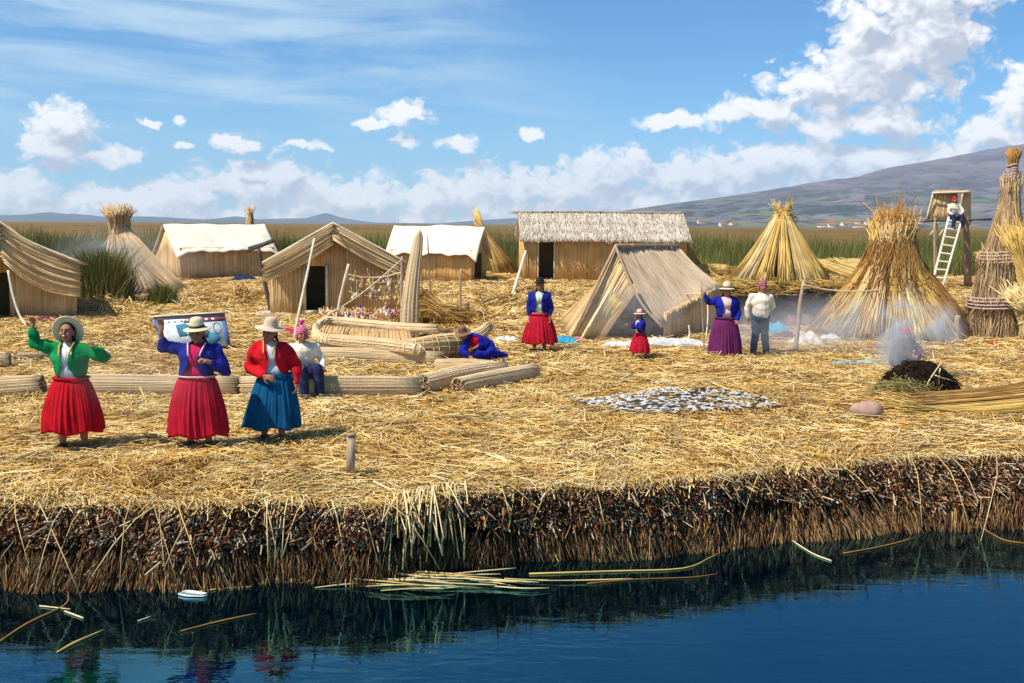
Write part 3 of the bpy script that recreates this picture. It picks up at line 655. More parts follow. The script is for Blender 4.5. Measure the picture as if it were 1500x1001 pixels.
gable_hut('peaked brown hut with a dark doorway in a pale frame, behind the reed boat', 489, 463, 1.66, 1.78, 2.46, 1.42, 3.0, .42, .62, (-.82, -.16, 1.34), 1.0, fasr=.48, rot=R(9))
gable_hut('brown reed hut cut by the left edge of the photo, its roof sweeping low', 8, 469, 1.8, 1.65, 2.42, 1.42, 3.2, .4, 1.05, (-.9, .12, 1.2), .72, frame=False, rot=R(21))
a = G(263, 411); ridge_hut('low hut under a white cover behind the leaning dark T post', (a.x, a.y), (a.x + 3.6, a.y + 2.5), 3.2, 1.42, 2.42, None, 'white', 'wall', 'cloth', over=(.18, .28), n=60)
a = G(572, 411); b_ = G(690, 413); ridge_hut('white covered hut just behind the upright prow board', (a.x, a.y), (b_.x, b_.y), 3.0, 1.38, 2.42, None, 'white', 'wall2', 'cloth', over=(.3, .3), sideopen=(.15, .75, 1.2))
a = G(768, 410); b_ = G(1004, 411); ridge_hut('long hut with a bleached thatch roof, biggest of all huts', (a.x, a.y), (b_.x, b_.y), 3.6, 1.98, 3.06, (.62, 1.36, 1.9), 'thatch', 'wall2', over=(.22, .3), n=260)
a = G(1441, 418); ridge_hut('tiny yellow reed hut beside the watchtower post', (a.x, a.y), (a.x + 2.2, a.y - .9), 2., .85, 1.35, None, 'goldpale', 'wall', over=(.35, .2), n=50)

# brown mat leaning against the end of the long hut
root = empty('leaning_reed_mat', tuple(G(1018, 408)), 0, 'dark brown reed thatch leaning on the right end of the long hut', 'reed mat')
mat_part('mat', M['rust'], root, ((-.3, -.2, 0), (.75, .3, 0), (-.25, .9, 1.55), (-.45, .1, 1.7)), 90, r=.028, jit=.04)

# open tent: ridge runs away to the right
c = G(905, 500); A = D(902, 363, 24.4); B = D(992, 362, 28.2); Mg = G(836, 500); Lg = G(816, 471); E1 = D(970, 479, 23.6); E2 = D(1056, 421, 27.6); E3 = V((E1.x + .1, E1.y + .25, 0)); E4 = V((E2.x, E2.y + .1, 0))
root = empty('reed_tent', (c.x, c.y, 0), 0, 'open A shaped reed tent with a dark smoky entrance', 'tent'); o_ = root.location
def T_(p): return (p.x - o_.x, p.y - o_.y, p.z)
mat_part('roof', M['matgrey'], root, (T_(E1), T_(E2), T_(B), T_(A)), 150, 9, .022, sag=.05, wob=.012, th=.05, jit=.02)
mat_part('roof', M['mat'], root, (T_(Lg), T_(Mg), T_(A), T_(A + (B - A) * .25 + V((0, 0, -.02)))), 90, 9, .02, sag=.12, wob=.012, th=.04, jit=.03)
mat_part('roof', M['mat'], root, (T_(Lg + V((1.2, 3.2, 0))), T_(Lg), T_(A + (B - A) * .2), T_(B)), 60, 6, .02, sag=.1, th=.04)
f0 = Mg + V((.02, .12, 0)); f1 = D(884, 500, 24.0); f1.z = 0; f2 = D(930, 432, 24.0); f3 = A + V((0, .02, -.05))
mat_part('front_flap', M['mat'], root, (T_(f0), T_(f1), T_(f2), T_(f3)), 70, 7, .018, sag=-.03, wob=.01, jit=.03)
wall_obj('wall', M['wall'], root, T_(E3), T_(E4), (.62, 1.0), sp=.05)
wall_obj('wall', M['wall'], root, T_(E4), T_(Lg + V((1.2, 3.2, 0))), [(0, .9), (.45, 1.75), (1, .05)], sp=.1, r=.03)
g = Geo(); pole(g, T_(A + V((0, -.06, .05))), T_(B + V((.1, .1, .04))), .035); pole(g, T_(A + V((0, -.05, .06))), T_(Mg + V((-.03, -.05, 0))), .03)
path(g, [T_(A + V((-.02, -.06, .05))), T_(D(925, 418, 23.9)), T_(D(945, 452, 23.7)), T_(E1 + V((0, -.05, 0)))], .03, 6, 5)
pole(g, T_(f2 + V((0, .3, 0))), T_(V((f2.x + .1, f2.y + .3, 0))), .03); g.obj('frame_pole', M['wood'], root)
# narrow stiff mat leaning in the entrance
root = empty('leaning_reed_mat', (c.x, c.y, 0), 0, 'narrow pale mat leaning beside the tent entrance', 'reed mat')
q0 = G(848, 503); q1 = G(866, 500); q2 = D(912, 444, 23.4); q3 = D(893, 424, 23.5)
mat_part('mat', M['goldpale'], root, (T_(q0), T_(q1), T_(q2), T_(q3)), 26, 7, .02, sag=-.05, jit=.04)

# watchtower
py0 = 45.2; root = empty('watchtower', tuple(G(1396, 418)), 0, 'wooden lookout platform on posts with a reed shelter on top', 'watchtower'); o_ = root.location
def tw(px, py, dy=0.): return T_(D(px, py, py0 + dy))
g = Geo(); pole(g, tw(1419, 420), tw(1414, 318), .13, .12, seg=8, bend=.03); g.obj('post', M['rust'] if 0 else plain('old_post', (.26, .16, .10), .8, .4, 4, .5, 12, stretch=(5, 5, 1)), root)
for (x, dy) in ((1370, 0), (1372, 1.8), (1414, 1.8)):
    g = Geo(); pole(g, tw(x, 418 if dy == 0 else 415, dy)[:2] + (0.,), tw(x - 1, 320, dy), .06, .05); g.obj('post', M['wood'], root)
g = Geo()
for i in range(9): t = i / 8; pole(g, tw(1355, 323, 1.9 * t), tw(1424, 323, 1.9 * t), .05, seg=6)
pole(g, tw(1350, 325), tw(1453, 321), .035, seg=6); pole(g, tw(1358, 322, .9), tw(1452, 322.5, .9), .03, seg=6); g.obj('platform', M['darkwood'], root)
mat_part('reed_wall', M['mat'], root, (tw(1356, 322, .5), tw(1402, 322, .5), tw(1403, 283, .7), tw(1368, 282, .7)), 36, 5, .02)
mat_part('reed_wall', M['mat'], root, (tw(1404, 328, .0), tw(1422, 330, 1.5), tw(1421, 281, 1.5), tw(1409, 285, .2)), 26, 5, .02)
mat_part('roof', M['mat'], root, (tw(1365, 283, .55), tw(1422, 282, .3), tw(1420, 279, 2.2), tw(1370, 279, 2.2)), 40, 4, .02)
g = Geo()
for a_, b2 in (((1367, 283), (1357, 322)), ((1408, 284), (1405, 322))): pole(g, tw(*a_, .45), tw(*b2, .45), .035, seg=6)
for a_, b2 in (((1366, 283), (1421, 281)), ): pole(g, tw(*a_, .42), tw(*b2, .28), .035, seg=6)
for a_, b2 in (((1362, 345), (1378, 323)), ((1372, 350), (1392, 323)), ((1405, 352), (1396, 324))): pole(g, tw(*a_, .1), tw(*b2, .1), .03, seg=6)
g.obj('frame_pole', M['bamboo'], root)
root = empty('ladder', tuple(G(1384, 416)), 0, 'pale wooden ladder leaning up to the lookout platform', 'ladder'); o_ = root.location
lt = (D(1390, 318, 44.6), D(1409, 322, 44.6)); lb = (G(1371, 412), G(1384, 416))
lb = (V((D(1364, 412, 43.9).x, 43.9, 0)), V((D(1380, 416, 43.8).x, 43.8, 0)))
g = Geo()
for i in (0, 1): pole(g, T_(lb[i]), T_(lt[i]), .05, .045, seg=6)
g.obj('rail', M['white'], root)
for k in range(9):
    t = .06 + k * .112; g = Geo(); pole(g, T_(lb[0].lerp(lt[0], t)), T_(lb[1].lerp(lt[1], t)), .035, seg=6); g.obj('rung', M['white'], root)

# ------------------------------------------------------------------ reed stacks
def stack(name, label, base, R_, H, nb, mats, rb=.16, rt=.05, tie=.8, top=(0, 0), arc=(0, 360), nst=90, wr=.008, flare=.5, cat='reed stack', lean=(0, 0), K=7, rings=(.5,), part='bundle', z0=0., neck=.12):
    root = empty(name, tuple(base), 0, label, cat); ap = np.array([top[0], top[1], H * tie])
    for i in range(nb):
        a = R(arc[0] + (arc[1] - arc[0]) * (i + rng.uniform(.3, .7)) / nb); rr = R_ * rng.uniform(.9, 1.06)
        b0 = np.array([rr * math.cos(a), rr * math.sin(a) * .9, z0 + rb * .2]); mid = np.array([ap[0] + neck * R_ * math.cos(a), ap[1] + neck * R_ * math.sin(a), ap[2]])
        tp = mid + (mid - b0) * (1 / tie - 1) * rng.uniform(.8, 1.2) * np.array([flare, flare, 1.]); tp[2] = min(tp[2], H * rng.uniform(.86, 1.03))
        g = Geo(); m_ = mats[i % len(mats)]
        C_, rs, A_, B_ = bundle(g, [b0, (b0 + mid) / 2 + np.array([0, 0, -.02]), mid, tp], [rb * 1.2, rb * .88, rb * .66, rt, rt * .75], nst, wr, K, .14, ends=.06, wild=.045)
        for s in rings: ring(g, C_, rs, A_, B_, s + rng.uniform(-.05, .05), .013)
        g.obj(part, M[m_], root)
    return root
b0 = G(1326, 497); b0.y += 1.1
stack('reed_stack', 'big cone of tall reed bundles behind the smoking mound', (b0.x, b0.y, 0), 1.52, 2.40, 16, ['goldpale', 'gold', 'gold', 'goldpale', 'mat', 'gold'], .24, .17, .80, nst=210, wr=.0095, flare=.0, K=8, rings=(.42,), neck=.22)
g = Geo(); bundle(g, [(-.02, 0, 1.1), (.0, 0, 1.9), (.04, 0, 2.6)], [.92, .58, .36], 1700, .008, 6, .25, core=.6, ends=.10, wild=.07, rho=(.5, 1.05)); o = g.obj('head', M['rust']); o.parent = [x for x in bpy.data.objects if x.name.startswith('reed_stack') and x.parent is None][-1]
g = Geo(); cc = (b0.x, b0.y, 0)
top = empty('reed_stack', (b0.x + .35, b0.y + .15, 0), 0, 'rust brown reeds leaning on the right side of the big cone', 'reed stack')
for i in range(7):
    a = R(-50 + i * 17); g = Geo(); p0 = np.array([1.42 * math.cos(a), 1.25 * math.sin(a) - .1, .03]); p1 = np.array([-.28 + .06 * i, .02 * i, 2.15 + .08 * rng.random()]); p2 = p1 + np.array([-.16, .02, .5])
    bundle(g, [p0, (p0 + p1) / 2 + np.array([0.05, 0, 0]), p1, p2], [.20, .17, .12, .16], 130, .009, 7, .15, wild=.06); g.obj('bundle', M['rust'], top)
# second cone, set on the dark reed heap
hb = G(1165, 480)
heap = empty('reed_heap', (hb.x, hb.y + 1.6, 0), 0, 'dark heap of cut reeds under the smaller golden cone', 'reed heap')
g = Geo()
for i in range(150):
    x = rng.uniform(-1.75, 2.0); y = rng.uniform(-1.3, .3); z = rng.uniform(0, 1.0) * (1 - .08 * abs(x)); L = rng.uniform(1.2, 2.0)
    a = rng.normal(0, .18); p = np.array([x, y * .6 - .25, z]); e = p + np.array([math.sin(a) * L, math.cos(a) * L, rng.normal(0, .08)])
    bundle(g, [p, e], [.13, .12], 16, .013, 3, .1, core=.9, wild=.08)
g.obj('dark_bundles', reed('dark_heap_reed', [(.10, .055, .025), (.16, .09, .04), (.07, .035, .018), (.22, .13, .05)], .7, .4, 2), heap)
g = Geo(); n = 1500
x = rng.uniform(-1.9, 2.3, n); y = rng.uniform(-1.35, 1.6, n); z = 1.02 + .12 * rng.random(n) - .05 * x * x * .3 - (y < -1.05) * rng.random(n) * .25
a = rng.normal(0, .9, n); L = rng.uniform(.3, .9, n); dd = np.stack([np.cos(a), np.sin(a), rng.normal(-.05, .2, n)], -1); c_ = np.stack([x, y, z], -1)
g.add(*tubes(np.stack([c_ - dd * L[:, None] / 2, c_ + dd * L[:, None] / 2], 1), .009, 3)); g.obj('loose_top', M['gold'], heap)
box_ = stack('reed_stack', 'smaller golden cone of bundles standing on the dark heap', (hb.x, hb.y + 1.7, .98), 1.12, 1.93, 13, ['gold', 'goldpale', 'gold'], .17, .055, .94, nst=120, wr=.010, flare=.0, rings=(), neck=.09)
for i, (x, l) in enumerate(((1262, 'left'), (1242, ''))): pass
root = empty('reed_pile', tuple(G(1258, 412)), 0, 'fan of pale reed sheaves lying behind the dark heap', 'reed pile')
for i in range(7):
    g = Geo(); x = -1.0 + i * .34; bundle(g, [(x + .9, -.5, .12), (x, 0.2, .45 + .06 * i % 3), (x - .9, .9, .85 + .05 * rng.random())], [.16, .15, .09], 70, .012, 5, wild=.05); g.obj('bundle', M['goldpale' if i % 2 else 'gold'], root)
# tall bound figure-like stack on the right
tb = G(1484, 500); root = empty('reed_stack', (tb.x, tb.y + .7, 0), 0, 'tall grey bound reed tower with a thin tied top', 'reed stack'); o_ = root.location
zs = [(0, .67, .0), (.68, .63, 0), (1.7, .50, .02), (3.35, .12, .08), (4.02, .085, .10)]
for k in range(len(zs) - 1):
    (za, ra, xa), (zb_, rb_, xb_) = zs[k], zs[k + 1]; g = Geo()
    bundle(g, [(xa, 0, za - .05), ((xa + xb_) / 2, 0, (za + zb_) / 2), (xb_, 0, zb_ + .16)], [ra * 1.04, (ra + rb_) / 2 * 1.03, rb_ * .98], int(1500 * ra + 220), .0085, 7, .12, core=.88, ends=.05, wild=.035, rho=(.86, 1.06))
    g.obj('layer', M['greyreed' if k < 3 else 'rust'], root)
g = Geo()
for z, r_, x in ((1.68, .53, .02), (.66, .73, 0), (3.36, .125, .08), (3.5, .12, .085), (3.62, .115, .09)):
    g = Geo()
    th = np.linspace(0, 8 * math.pi, 90); P = np.stack([x + np.cos(th) * r_, np.sin(th) * r_, z + th * .012 + .012 * np.sin(th * 3)], -1); g.add(*tubes(P[None], .02, 5))
    g.obj('binding', M['tie2'], root)
root = empty('reed_bundle', (tb.x, tb.y, 0), 0, 'bright yellow sheaves leaning on the tall grey tower at the right edge', 'reed bundle')
for (p0, p1, r_) in (((.55, -.25, .02), (.02, .25, 2.45), .22), ((.95, -.3, .02), (.35, .2, 2.3), .24), ((.3, -.35, .0), (-.12, -.12, 1.15), .17), ((.75, -.5, 0.), (.0, -.28, .95), .18)):
    g = Geo(); p0 = np.array(p0); p1 = np.array(p1); C_, rs, A_, B_ = bundle(g, [p0, (p0 + p1) / 2, p1], [r_ * 1.3, r_ * .8, r_ * 1.05], 240, .0085, 7, .14, wild=.1); ring(g, C_, rs, A_, B_, .42, .015); g.obj('bundle', M['goldpale' if r_ < .2 else 'gold'], root)
# stacks on the left and behind the huts
lb_ = G(186, 432); root = stack('reed_stack', 'leaning reed stack with a bushy head, behind the drifting smoke on the left', (lb_.x, lb_.y + 1.0, 0), 1.15, 2.25, 11, ['mat', 'greyreed', 'gold'], .26, .14, .86, top=(-.55, .1), nst=100, wr=.012, flare=.2, neck=.2)
g = Geo(); bundle(g, [(-.62, .1, 1.75), (-.60, .1, 2.3), (-.60, .1, 2.9)], [.26, .33, .42], 420, .014, 5, .2, core=.7, wild=.09); g.obj('head', M['greyreed'], root)
g = Geo(); bundle(g, [(.1, -.5, .06), (.9, -.4, .35), (-.3, 0, 1.9)][::-1] if 0 else [(1.75, -.55, .05), (.7, -.2, .9), (-.35, .05, 2.1)], [.25, .3, .22], 200, .014, 6); g.obj('bundle', M['mat'], root)
for (px, py, top_, lab, r_) in ((367, 380, 316, 'small reed stack peeping over the left white covered hut', .45),):
    d_ = 56.0; c = D(px, py, d_); H = 2.5 + (329 - top_) * d_ / F; stack('reed_stack', lab, (c.x, d_, 0), .7, H, 7, ['rust', 'mat'], .2, .12, .8, nst=50, wr=.018, K=5)
c = G(722, 402); root = empty('reed_stack', (c.x, c.y, 0), 0, 'slim reed stack leaning on the right of the hut behind the prow', 'reed stack')
for i in range(6):
    g = Geo(); x = .15 + i * .17; bundle(g, [(x + .1, -.2 + .1 * i, .02), (-.25 + i * .05, .2, 1.5), (-.85 + i * .02, .4, 3.05 - i * .14)], [.20, .15, .08], 70, .017, 6, wild=.05); g.obj('bundle', M['rust' if i % 2 else 'gold'], root)
g = Geo(); c = G(1040, 408)
root = empty('reed_pile', tuple(c), 0, 'low golden straw pile between the long hut and the marsh', 'reed pile')
for i in range(5):
    g = Geo(); bundle(g, [(-1.3 + i * .3, -.3 + i * .15, .12), (-.2 + i * .2, .1, .42), (1.2 + .1 * i, .2 + i * .1, .12)], [.2, .3, .16], 120, .014, 6, wild=.12); g.obj('bundle', M['gold'], root)
c = GP(628, 478); root = empty('reed_pile', tuple(c), 0, 'dry bent reeds heaped beside the prow board', 'reed pile')
for i in range(5):
    g = Geo(); bundle(g, [(-.5 + .05 * i, .1 * i, .1), (-.25 + i * .06, .1, .75 - .1 * i), (.45 + .12 * i, 0, .12)], [.16, .22, .12], 150, .010, 6, wild=.12); g.obj('bundle', M['gold' if i % 2 else 'rust'], root)
# grey reeds lying at the right foreground
c = G(1400, 609); root = empty('reed_pile', (c.x, c.y, 0), 0, 'long golden reeds lying in a heap at the right edge', 'reed pile')
for i in range(9):
    g = Geo(); y = -.22 + i * .06; z = .03 + .03 * (i % 3) + .012 * i
    bundle(g, [(-1.05 + .08 * (i % 4), y - .05, .04), (-.1, y, z + .03), (.8, y + .1, z + .07), (2.4, y + .3, z + .22)], [.02, .06, .09, .11], 110, .0075, 7, .1, core=.5, wild=.10); g.obj('bundle', M[['gold', 'gold', 'rust'][i % 3]], root)
#SECTION4
# ------------------------------------------------------------------ people
def capsule(g, a, ra, b, rb, seg=14):
    a = np.array(a, float); b = np.array(b, float); d = b - a; L = np.linalg.norm(d) or 1e-4; d = d / L
    th = np.linspace(-math.pi / 2, 0, 5); st = [(ra * math.sin(t), max(ra * math.cos(t), ra * .05)) for t in th] + [(L + rb * math.sin(t), max(rb * math.cos(t), rb * .05)) for t in np.linspace(0, math.pi / 2, 5)]
    P = np.array([a + d * s for s, _ in st]); r = np.array([x for _, x in st]); ref = (1, .1, .05) if abs(d[2]) > .9 else (.1, .05, 1)
    A = nrm(np.cross(d, ref)); B = np.cross(d, A); t = np.arange(seg) * 2 * math.pi / seg
    v = P[:, None] + r[:, None, None] * (A * np.cos(t)[:, None] + B * np.sin(t)[:, None]); K = len(P); idx = np.arange(K * seg).reshape(K, seg)
    q = np.stack([idx[:-1], np.roll(idx[:-1], -1, 1), np.roll(idx[1:], -1, 1), idx[1:]], -1).reshape(-1, 4)
    g.add(v.reshape(-1, 3), [q, idx[0, ::-1][None], idx[-1][None]])
def ellip(g, c, r, rot=None, seg=16, rings=10):
    ph = np.linspace(.06, math.pi - .06, rings); th = np.arange(seg) * 2 * math.pi / seg
    v = np.stack([np.sin(ph)[:, None] * np.cos(th), np.sin(ph)[:, None] * np.sin(th), np.cos(ph)[:, None] + 0 * th], -1) * np.array(r, float)
    v = v.reshape(-1, 3)
    if rot is not None: v = v @ np.array(rot.to_3x3()).T
    idx = np.arange(rings * seg).reshape(rings, seg)
    q = np.stack([idx[:-1], idx[1:], np.roll(idx[1:], -1, 1), np.roll(idx[:-1], -1, 1)], -1).reshape(-1, 4)
    g.add(v + np.array(c, float), [q, idx[0][None], idx[-1, ::-1][None]])
def shapes(g, L):
    for s in L:
        if s[0] == 'c': capsule(g, s[1], s[2], s[3], s[4])
        elif s[0] == 'e': ellip(g, s[1], s[2], s[3] if len(s) > 3 else None)
def fuse(name, L, mat, parent, voxel=.01, sm=4, cut=None, fold=0., fk=(30, 20, 24), thick=0.):
    g = Geo(); shapes(g, L); me = g.mesh(name); o = bpy.data.objects.new(name, me); COL.objects.link(o)
    m1 = o.modifiers.new('r', 'REMESH'); m1.mode = 'VOXEL'; m1.voxel_size = voxel; m1.use_smooth_shade = True
    m2 = o.modifiers.new('s', 'SMOOTH'); m2.iterations = sm; m2.factor = .5
    dg = bpy.context.evaluated_depsgraph_get(); me2 = bpy.data.meshes.new_from_object(o.evaluated_get(dg)); bpy.data.objects.remove(o)
    n = len(me2.vertices); co_ = np.empty(n * 3, np.float32); me2.vertices.foreach_get('co', co_); co_ = co_.reshape(-1, 3)
    if fold:
        no = np.empty(n * 3, np.float32); me2.vertices.foreach_get('normal', no); no = no.reshape(-1, 3); ph = rng.uniform(0, 6.28, 4)
        f_ = np.sin(co_[:, 0] * fk[0] + co_[:, 2] * fk[2] + ph[0] + 1.5 * np.sin(co_[:, 2] * 9 + ph[3])) + .6 * np.sin(co_[:, 1] * fk[1] - co_[:, 2] * fk[2] * 1.4 + ph[1]) + .4 * np.sin(co_[:, 0] * fk[0] * 2.3 + co_[:, 1] * 31 + ph[2])
        co_ = co_ + no * (f_ * fold)[:, None]; me2.vertices.foreach_set('co', co_.ravel().astype(np.float32)); me2.update()
    if cut is not None or thick:
        bm = bmesh.new(); bm.from_mesh(me2)
        if cut is not None:
            rm = [f for f in bm.faces if cut(*f.calc_center_median())]; bmesh.ops.delete(bm, geom=rm, context='FACES')
            for it in range(10):
                nw = {}
                for v_ in bm.verts:
                    nb = [e.other_vert(v_) for e in v_.link_edges if e.is_boundary]
                    if len(nb) == 2: nw[v_] = v_.co * .4 + (nb[0].co + nb[1].co) * .3
                for v_, c_ in nw.items(): v_.co = c_
        bm.to_mesh(me2); bm.free()
    me2.name = name; o = link(name, me2, mat, parent, True)
    return o
def hand(L, w, d, nrmv, thumb=1, curl=.5, s=1.0):
    """palm, four fingers and a thumb; w wrist, d pointing direction, nrmv palm normal"""
    w = V(w); d = V(d).normalized(); n_ = V(nrmv).normalized(); x = d.cross(n_).normalized(); n_ = x.cross(d).normalized(); rot = Matrix((x, d, n_)).transposed().to_4x4()
    c = w + d * .045 * s; L.append(('e', c, (.036 * s, .046 * s, .015 * s), rot)); L.append(('c', w - d * .02, .024 * s, w + d * .02, .022 * s))
    for i, (off, ln) in enumerate(((-.027, .062), (-.009, .072), (.010, .068), (.027, .052))):
        a = w + d * .075 * s + x * off * s; dd = (d + x * off * 5).normalized(); b = a + (dd * math.cos(curl) + n_ * math.sin(curl)) * ln * .55 * s
        e = b + (dd * math.cos(curl * 2.2) + n_ * math.sin(curl * 2.2)) * ln * .5 * s; L += [('c', a, .0092 * s, b, .0086 * s), ('c', b, .0086 * s, e, .0072 * s)]
    a = w + d * .02 * s + x * .03 * thumb * s; b = a + (d * .6 + x * thumb * .8 + n_ * .3).normalized() * .035 * s; e = b + (d * .9 + x * thumb * .25 + n_ * .4).normalized() * .028 * s
    L += [('c', a, .012 * s, b, .0105 * s), ('c', b, .0105 * s, e, .009 * s)]
CL = {}
def cloth(name, col, **k):
    if name not in CL: CL[name] = plain('cloth_' + name, col, .9, .28, 9, .5, 70, **k)
    return CL[name]
def hatmesh(root, HM, kind, mat, band=None, s=1.0, r=.165, up=.0):
    g = Geo()
    if kind == 'brim': prof = [(.0, .135), (.035, .133), (.062, .122), (.074, .095), (.082, .045), (.088, .016), (.12, .006), (r, .0 + up), (r + .004, -.006 + up), (r - .004, -.010 + up), (.12, -.006), (.086, .0), (.078, .03), (.0, .10)]
    elif kind == 'bowler': prof = [(.0, .125), (.04, .12), (.068, .098), (.08, .06), (.083, .018), (.10, .004), (.122, .010), (.128, .020), (.130, .010), (.120, -.004), (.09, -.008), (.08, .0), (.07, .05), (.0, .10)]
    prof = [(a * s, b * s) for a, b in prof]; lathe(g, prof, 40, 1.1, M=HM); g.obj('hat', mat, root, True)
    if band is not None:
        g = Geo(); lathe(g, [(a * s, b * s) for a, b in [(.0868, .018), (.0885, .020), (.0835, .045), (.080, .045)]], 40, 1.1, M=HM); g.obj('hat_band', band, root, True)
def person(label, loc, J, rz=0., S_=1.0, hat=None, jacket=None, blouse=None, skirt=None, trousers=None, vox=.0085, hair=True, mouth='plain', head_rot=(0, 0, 0), legs=True, vest=None, cat='person', bulk=1.0, extra=None, curl=(.5, .5), hd_dir=None, trim=None, belt=None, braids=True, sleeves=('long', 'long')):
    """J: joints in metres, facing -Y. Keys: hip, waist, chest, neck, head, shl, ell, wrl, shr, elr, wrr, knl, anl, knr, anr, hdl/hdr hand direction, pnl/pnr palm normal"""
    root = empty('person', (loc[0], loc[1], loc[2] + .01), rz, label, cat); root.scale = (S_,) * 3
    j = {k: V(v) for k, v in J.items()}; B = bulk
    HR = Euler([R(a) for a in head_rot]).to_matrix().to_4x4(); hc = j['head']
    def hp(x, y, z): return hc + (HR @ V((x, y, z)))
    L = [('e', j['hip'], (.15 * B, .11 * B, .12)), ('c', j['hip'], .12 * B, j['waist'], .105 * B), ('c', j['waist'], .105 * B, j['chest'], .115 * B),
         ('c', j['chest'] + V((-.05, 0, .03)), .085, j['chest'] + V((.05, 0, .03)), .085), ('c', (j['shl'] + j['chest']) / 2 + V((0, 0, .04)), .06, j['shl'], .05), ('c', (j['shr'] + j['chest']) / 2 + V((0, 0, .04)), .06, j['shr'], .05),
         ('c', j['chest'] + V((0, 0, .06)), .07, j['neck'], .05), ('c', j['neck'], .048, hc + V((0, .015, -.05)), .046)]
    L += [('e', hp(0, .012, .022), (.073, .090, .084), HR), ('e', hp(0, -.018, -.042), (.057, .064, .058), HR), ('e', hp(0, -.062, -.088), (.024, .02, .018)), ('c', hp(0, -.086, .012), .008, hp(0, -.106, -.022), .0145),
          ('e', hp(.036, -.058, -.03), (.025, .026, .028)), ('e', hp(-.036, -.058, -.03), (.025, .026, .028)), ('e', hp(0, -.074, .034), (.052, .016, .014), HR), ('e', hp(.076, .008, -.012), (.011, .02, .03), HR), ('e', hp(-.076, .008, -.012), (.011, .02, .03), HR)]
    if mouth == 'plain': L.append(('c', hp(-.018, -.084, -.057), .0085, hp(.018, -.084, -.057), .0085))
    for sd in 'lr':
        sh, el_, wr = j['sh' + sd], j['el' + sd], j['wr' + sd]; L += [('c', sh, .048, el_, .037), ('c', el_, .036, wr, .024)]
        dd = j.get('hd' + sd, (wr - el_)); hand(L, wr, dd, j.get('pn' + sd, V((0, -1, 0))), -1 if sd == 'l' else 1, curl[0 if sd == 'l' else 1])
        if legs:
            kn, an = j['kn' + sd], j['an' + sd]; hp_ = j['hip'] + V(((-.08 if sd == 'l' else .08), 0, -.04)); ft = j.get('ft' + sd, V((.01 * (-1 if sd == 'l' else 1), -.12, -.045)))
            L += [('c', hp_, .085, kn, .055), ('c', kn, .055, kn.lerp(an, .4) + V((0, .012, 0)), .055), ('c', kn.lerp(an, .4) + V((0, .012, 0)), .055, an, .036), ('c', an + V((0, .03, -.035)), .034, an + ft, .030)]
    fuse('body', L, M['skin'], root, vox, 3)
    # face
    for x in (-.029, .029):
        g = Geo(); ellip(g, hp(x, -.083, .006), (.012, .006, .007), HR); g.obj('eye', M['eye'], root, True)
    if mouth == 'laugh':
        g = Geo(); ellip(g, hp(0, -.079, -.056), (.030, .012, .021), HR); mo = g.obj('mouth', M['lip'], root, True); g = Geo(); ellip(g, hp(0, -.086, -.046), (.023, .007, .006), HR); g.obj('teeth', M['teeth'], mo, True)
    else:
        g = Geo(); ellip(g, hp(0, -.090, -.057), (.022, .006, .006), HR); g.obj('mouth', M['lip'], root, True)
    if hair:
        H_ = [('e', hp(0, .028, .036), (.080, .088, .084), HR), ('c', hp(.055, .03, 0), .03, hp(.06, .045, -.07), .018), ('c', hp(-.055, .03, 0), .03, hp(-.06, .045, -.07), .018)]
        if braids:
            for sx in (-1, 1): H_ += [('c', hp(.06 * sx, .045, -.06), .018, j['neck'] + V((.085 * sx, .07, -.02)), .015), ('c', j['neck'] + V((.085 * sx, .07, -.02)), .015, j['chest'] + V((.07 * sx, .15, -.08)), .010)]
        fuse('hair', H_, M['hair'], root, .009, 2)
    if hat:
        HM = Matrix.Translation(hp(*hat.get('at', (0, .01, .045)))) @ (Euler([R(a) for a in hat.get('rot', (0, 0, 0))]).to_matrix().to_4x4())
        if hat['kind'] == 'chullo':
            H_ = [('e', hp(0, .012, .045), (.083, .098, .088), HR), ('c', hp(0, .02, .12), .03, hp(.01, .03, .16), .012), ('c', hp(.075, .005, .0), .022, hp(.078, -.005, -.06), .016), ('c', hp(-.075, .005, 0), .022, hp(-.078, -.005, -.06), .016)]
            fuse('hat', H_, hat['mat'], root, .008, 2, fold=.002)
            if hat.get('pom'):
                g = Geo()
                for q in range(5): ellip(g, hp(.01 + rng.normal(0, .014), .03 + rng.normal(0, .014), .175 + rng.normal(0, .01)), (.022, .022, .022))
                g.obj('pompom', hat['pom'], root, True)
        else: hatmesh(root, HM, hat['kind'], hat['mat'], hat.get('band'), hat.get('s', 1.), hat.get('r', .165))
    ch, wa, hi = j['chest'], j['waist'], j['hip']
    if blouse:
        fuse('blouse', [('e', ch + V((0, -.01, 0)), (.165 * B, .135 * B, .15)), ('e', wa + V((0, -.01, 0)), (.145 * B, .125 * B, .12)), ('c', wa, .13 * B, wa.lerp(hi, .4), .12 * B), ('c', (j['shl'] + ch) / 2 + V((0, 0, .03)), .07, (j['shr'] + ch) / 2 + V((0, 0, .03)), .07), ('c', ch + V((0, 0, .07)), .085, j['neck'] - V((0, 0, .02)), .062)], blouse, root, .012, 3, fold=.003, fk=(40, 30, 30))
    def sleeve(sd, k=1.0, cuff=.93):
        sh, el_, wr = j['sh' + sd], j['el' + sd], j['wr' + sd]; e2 = el_.lerp(wr, cuff)
        return [('c', sh, .075 * k, sh.lerp(el_, .6), .072 * k), ('c', sh.lerp(el_, .5), .070 * k, el_, .066 * k), ('c', el_, .066 * k, el_.lerp(e2, .6), .060 * k), ('c', el_.lerp(e2, .5), .062 * k, e2, .038)]
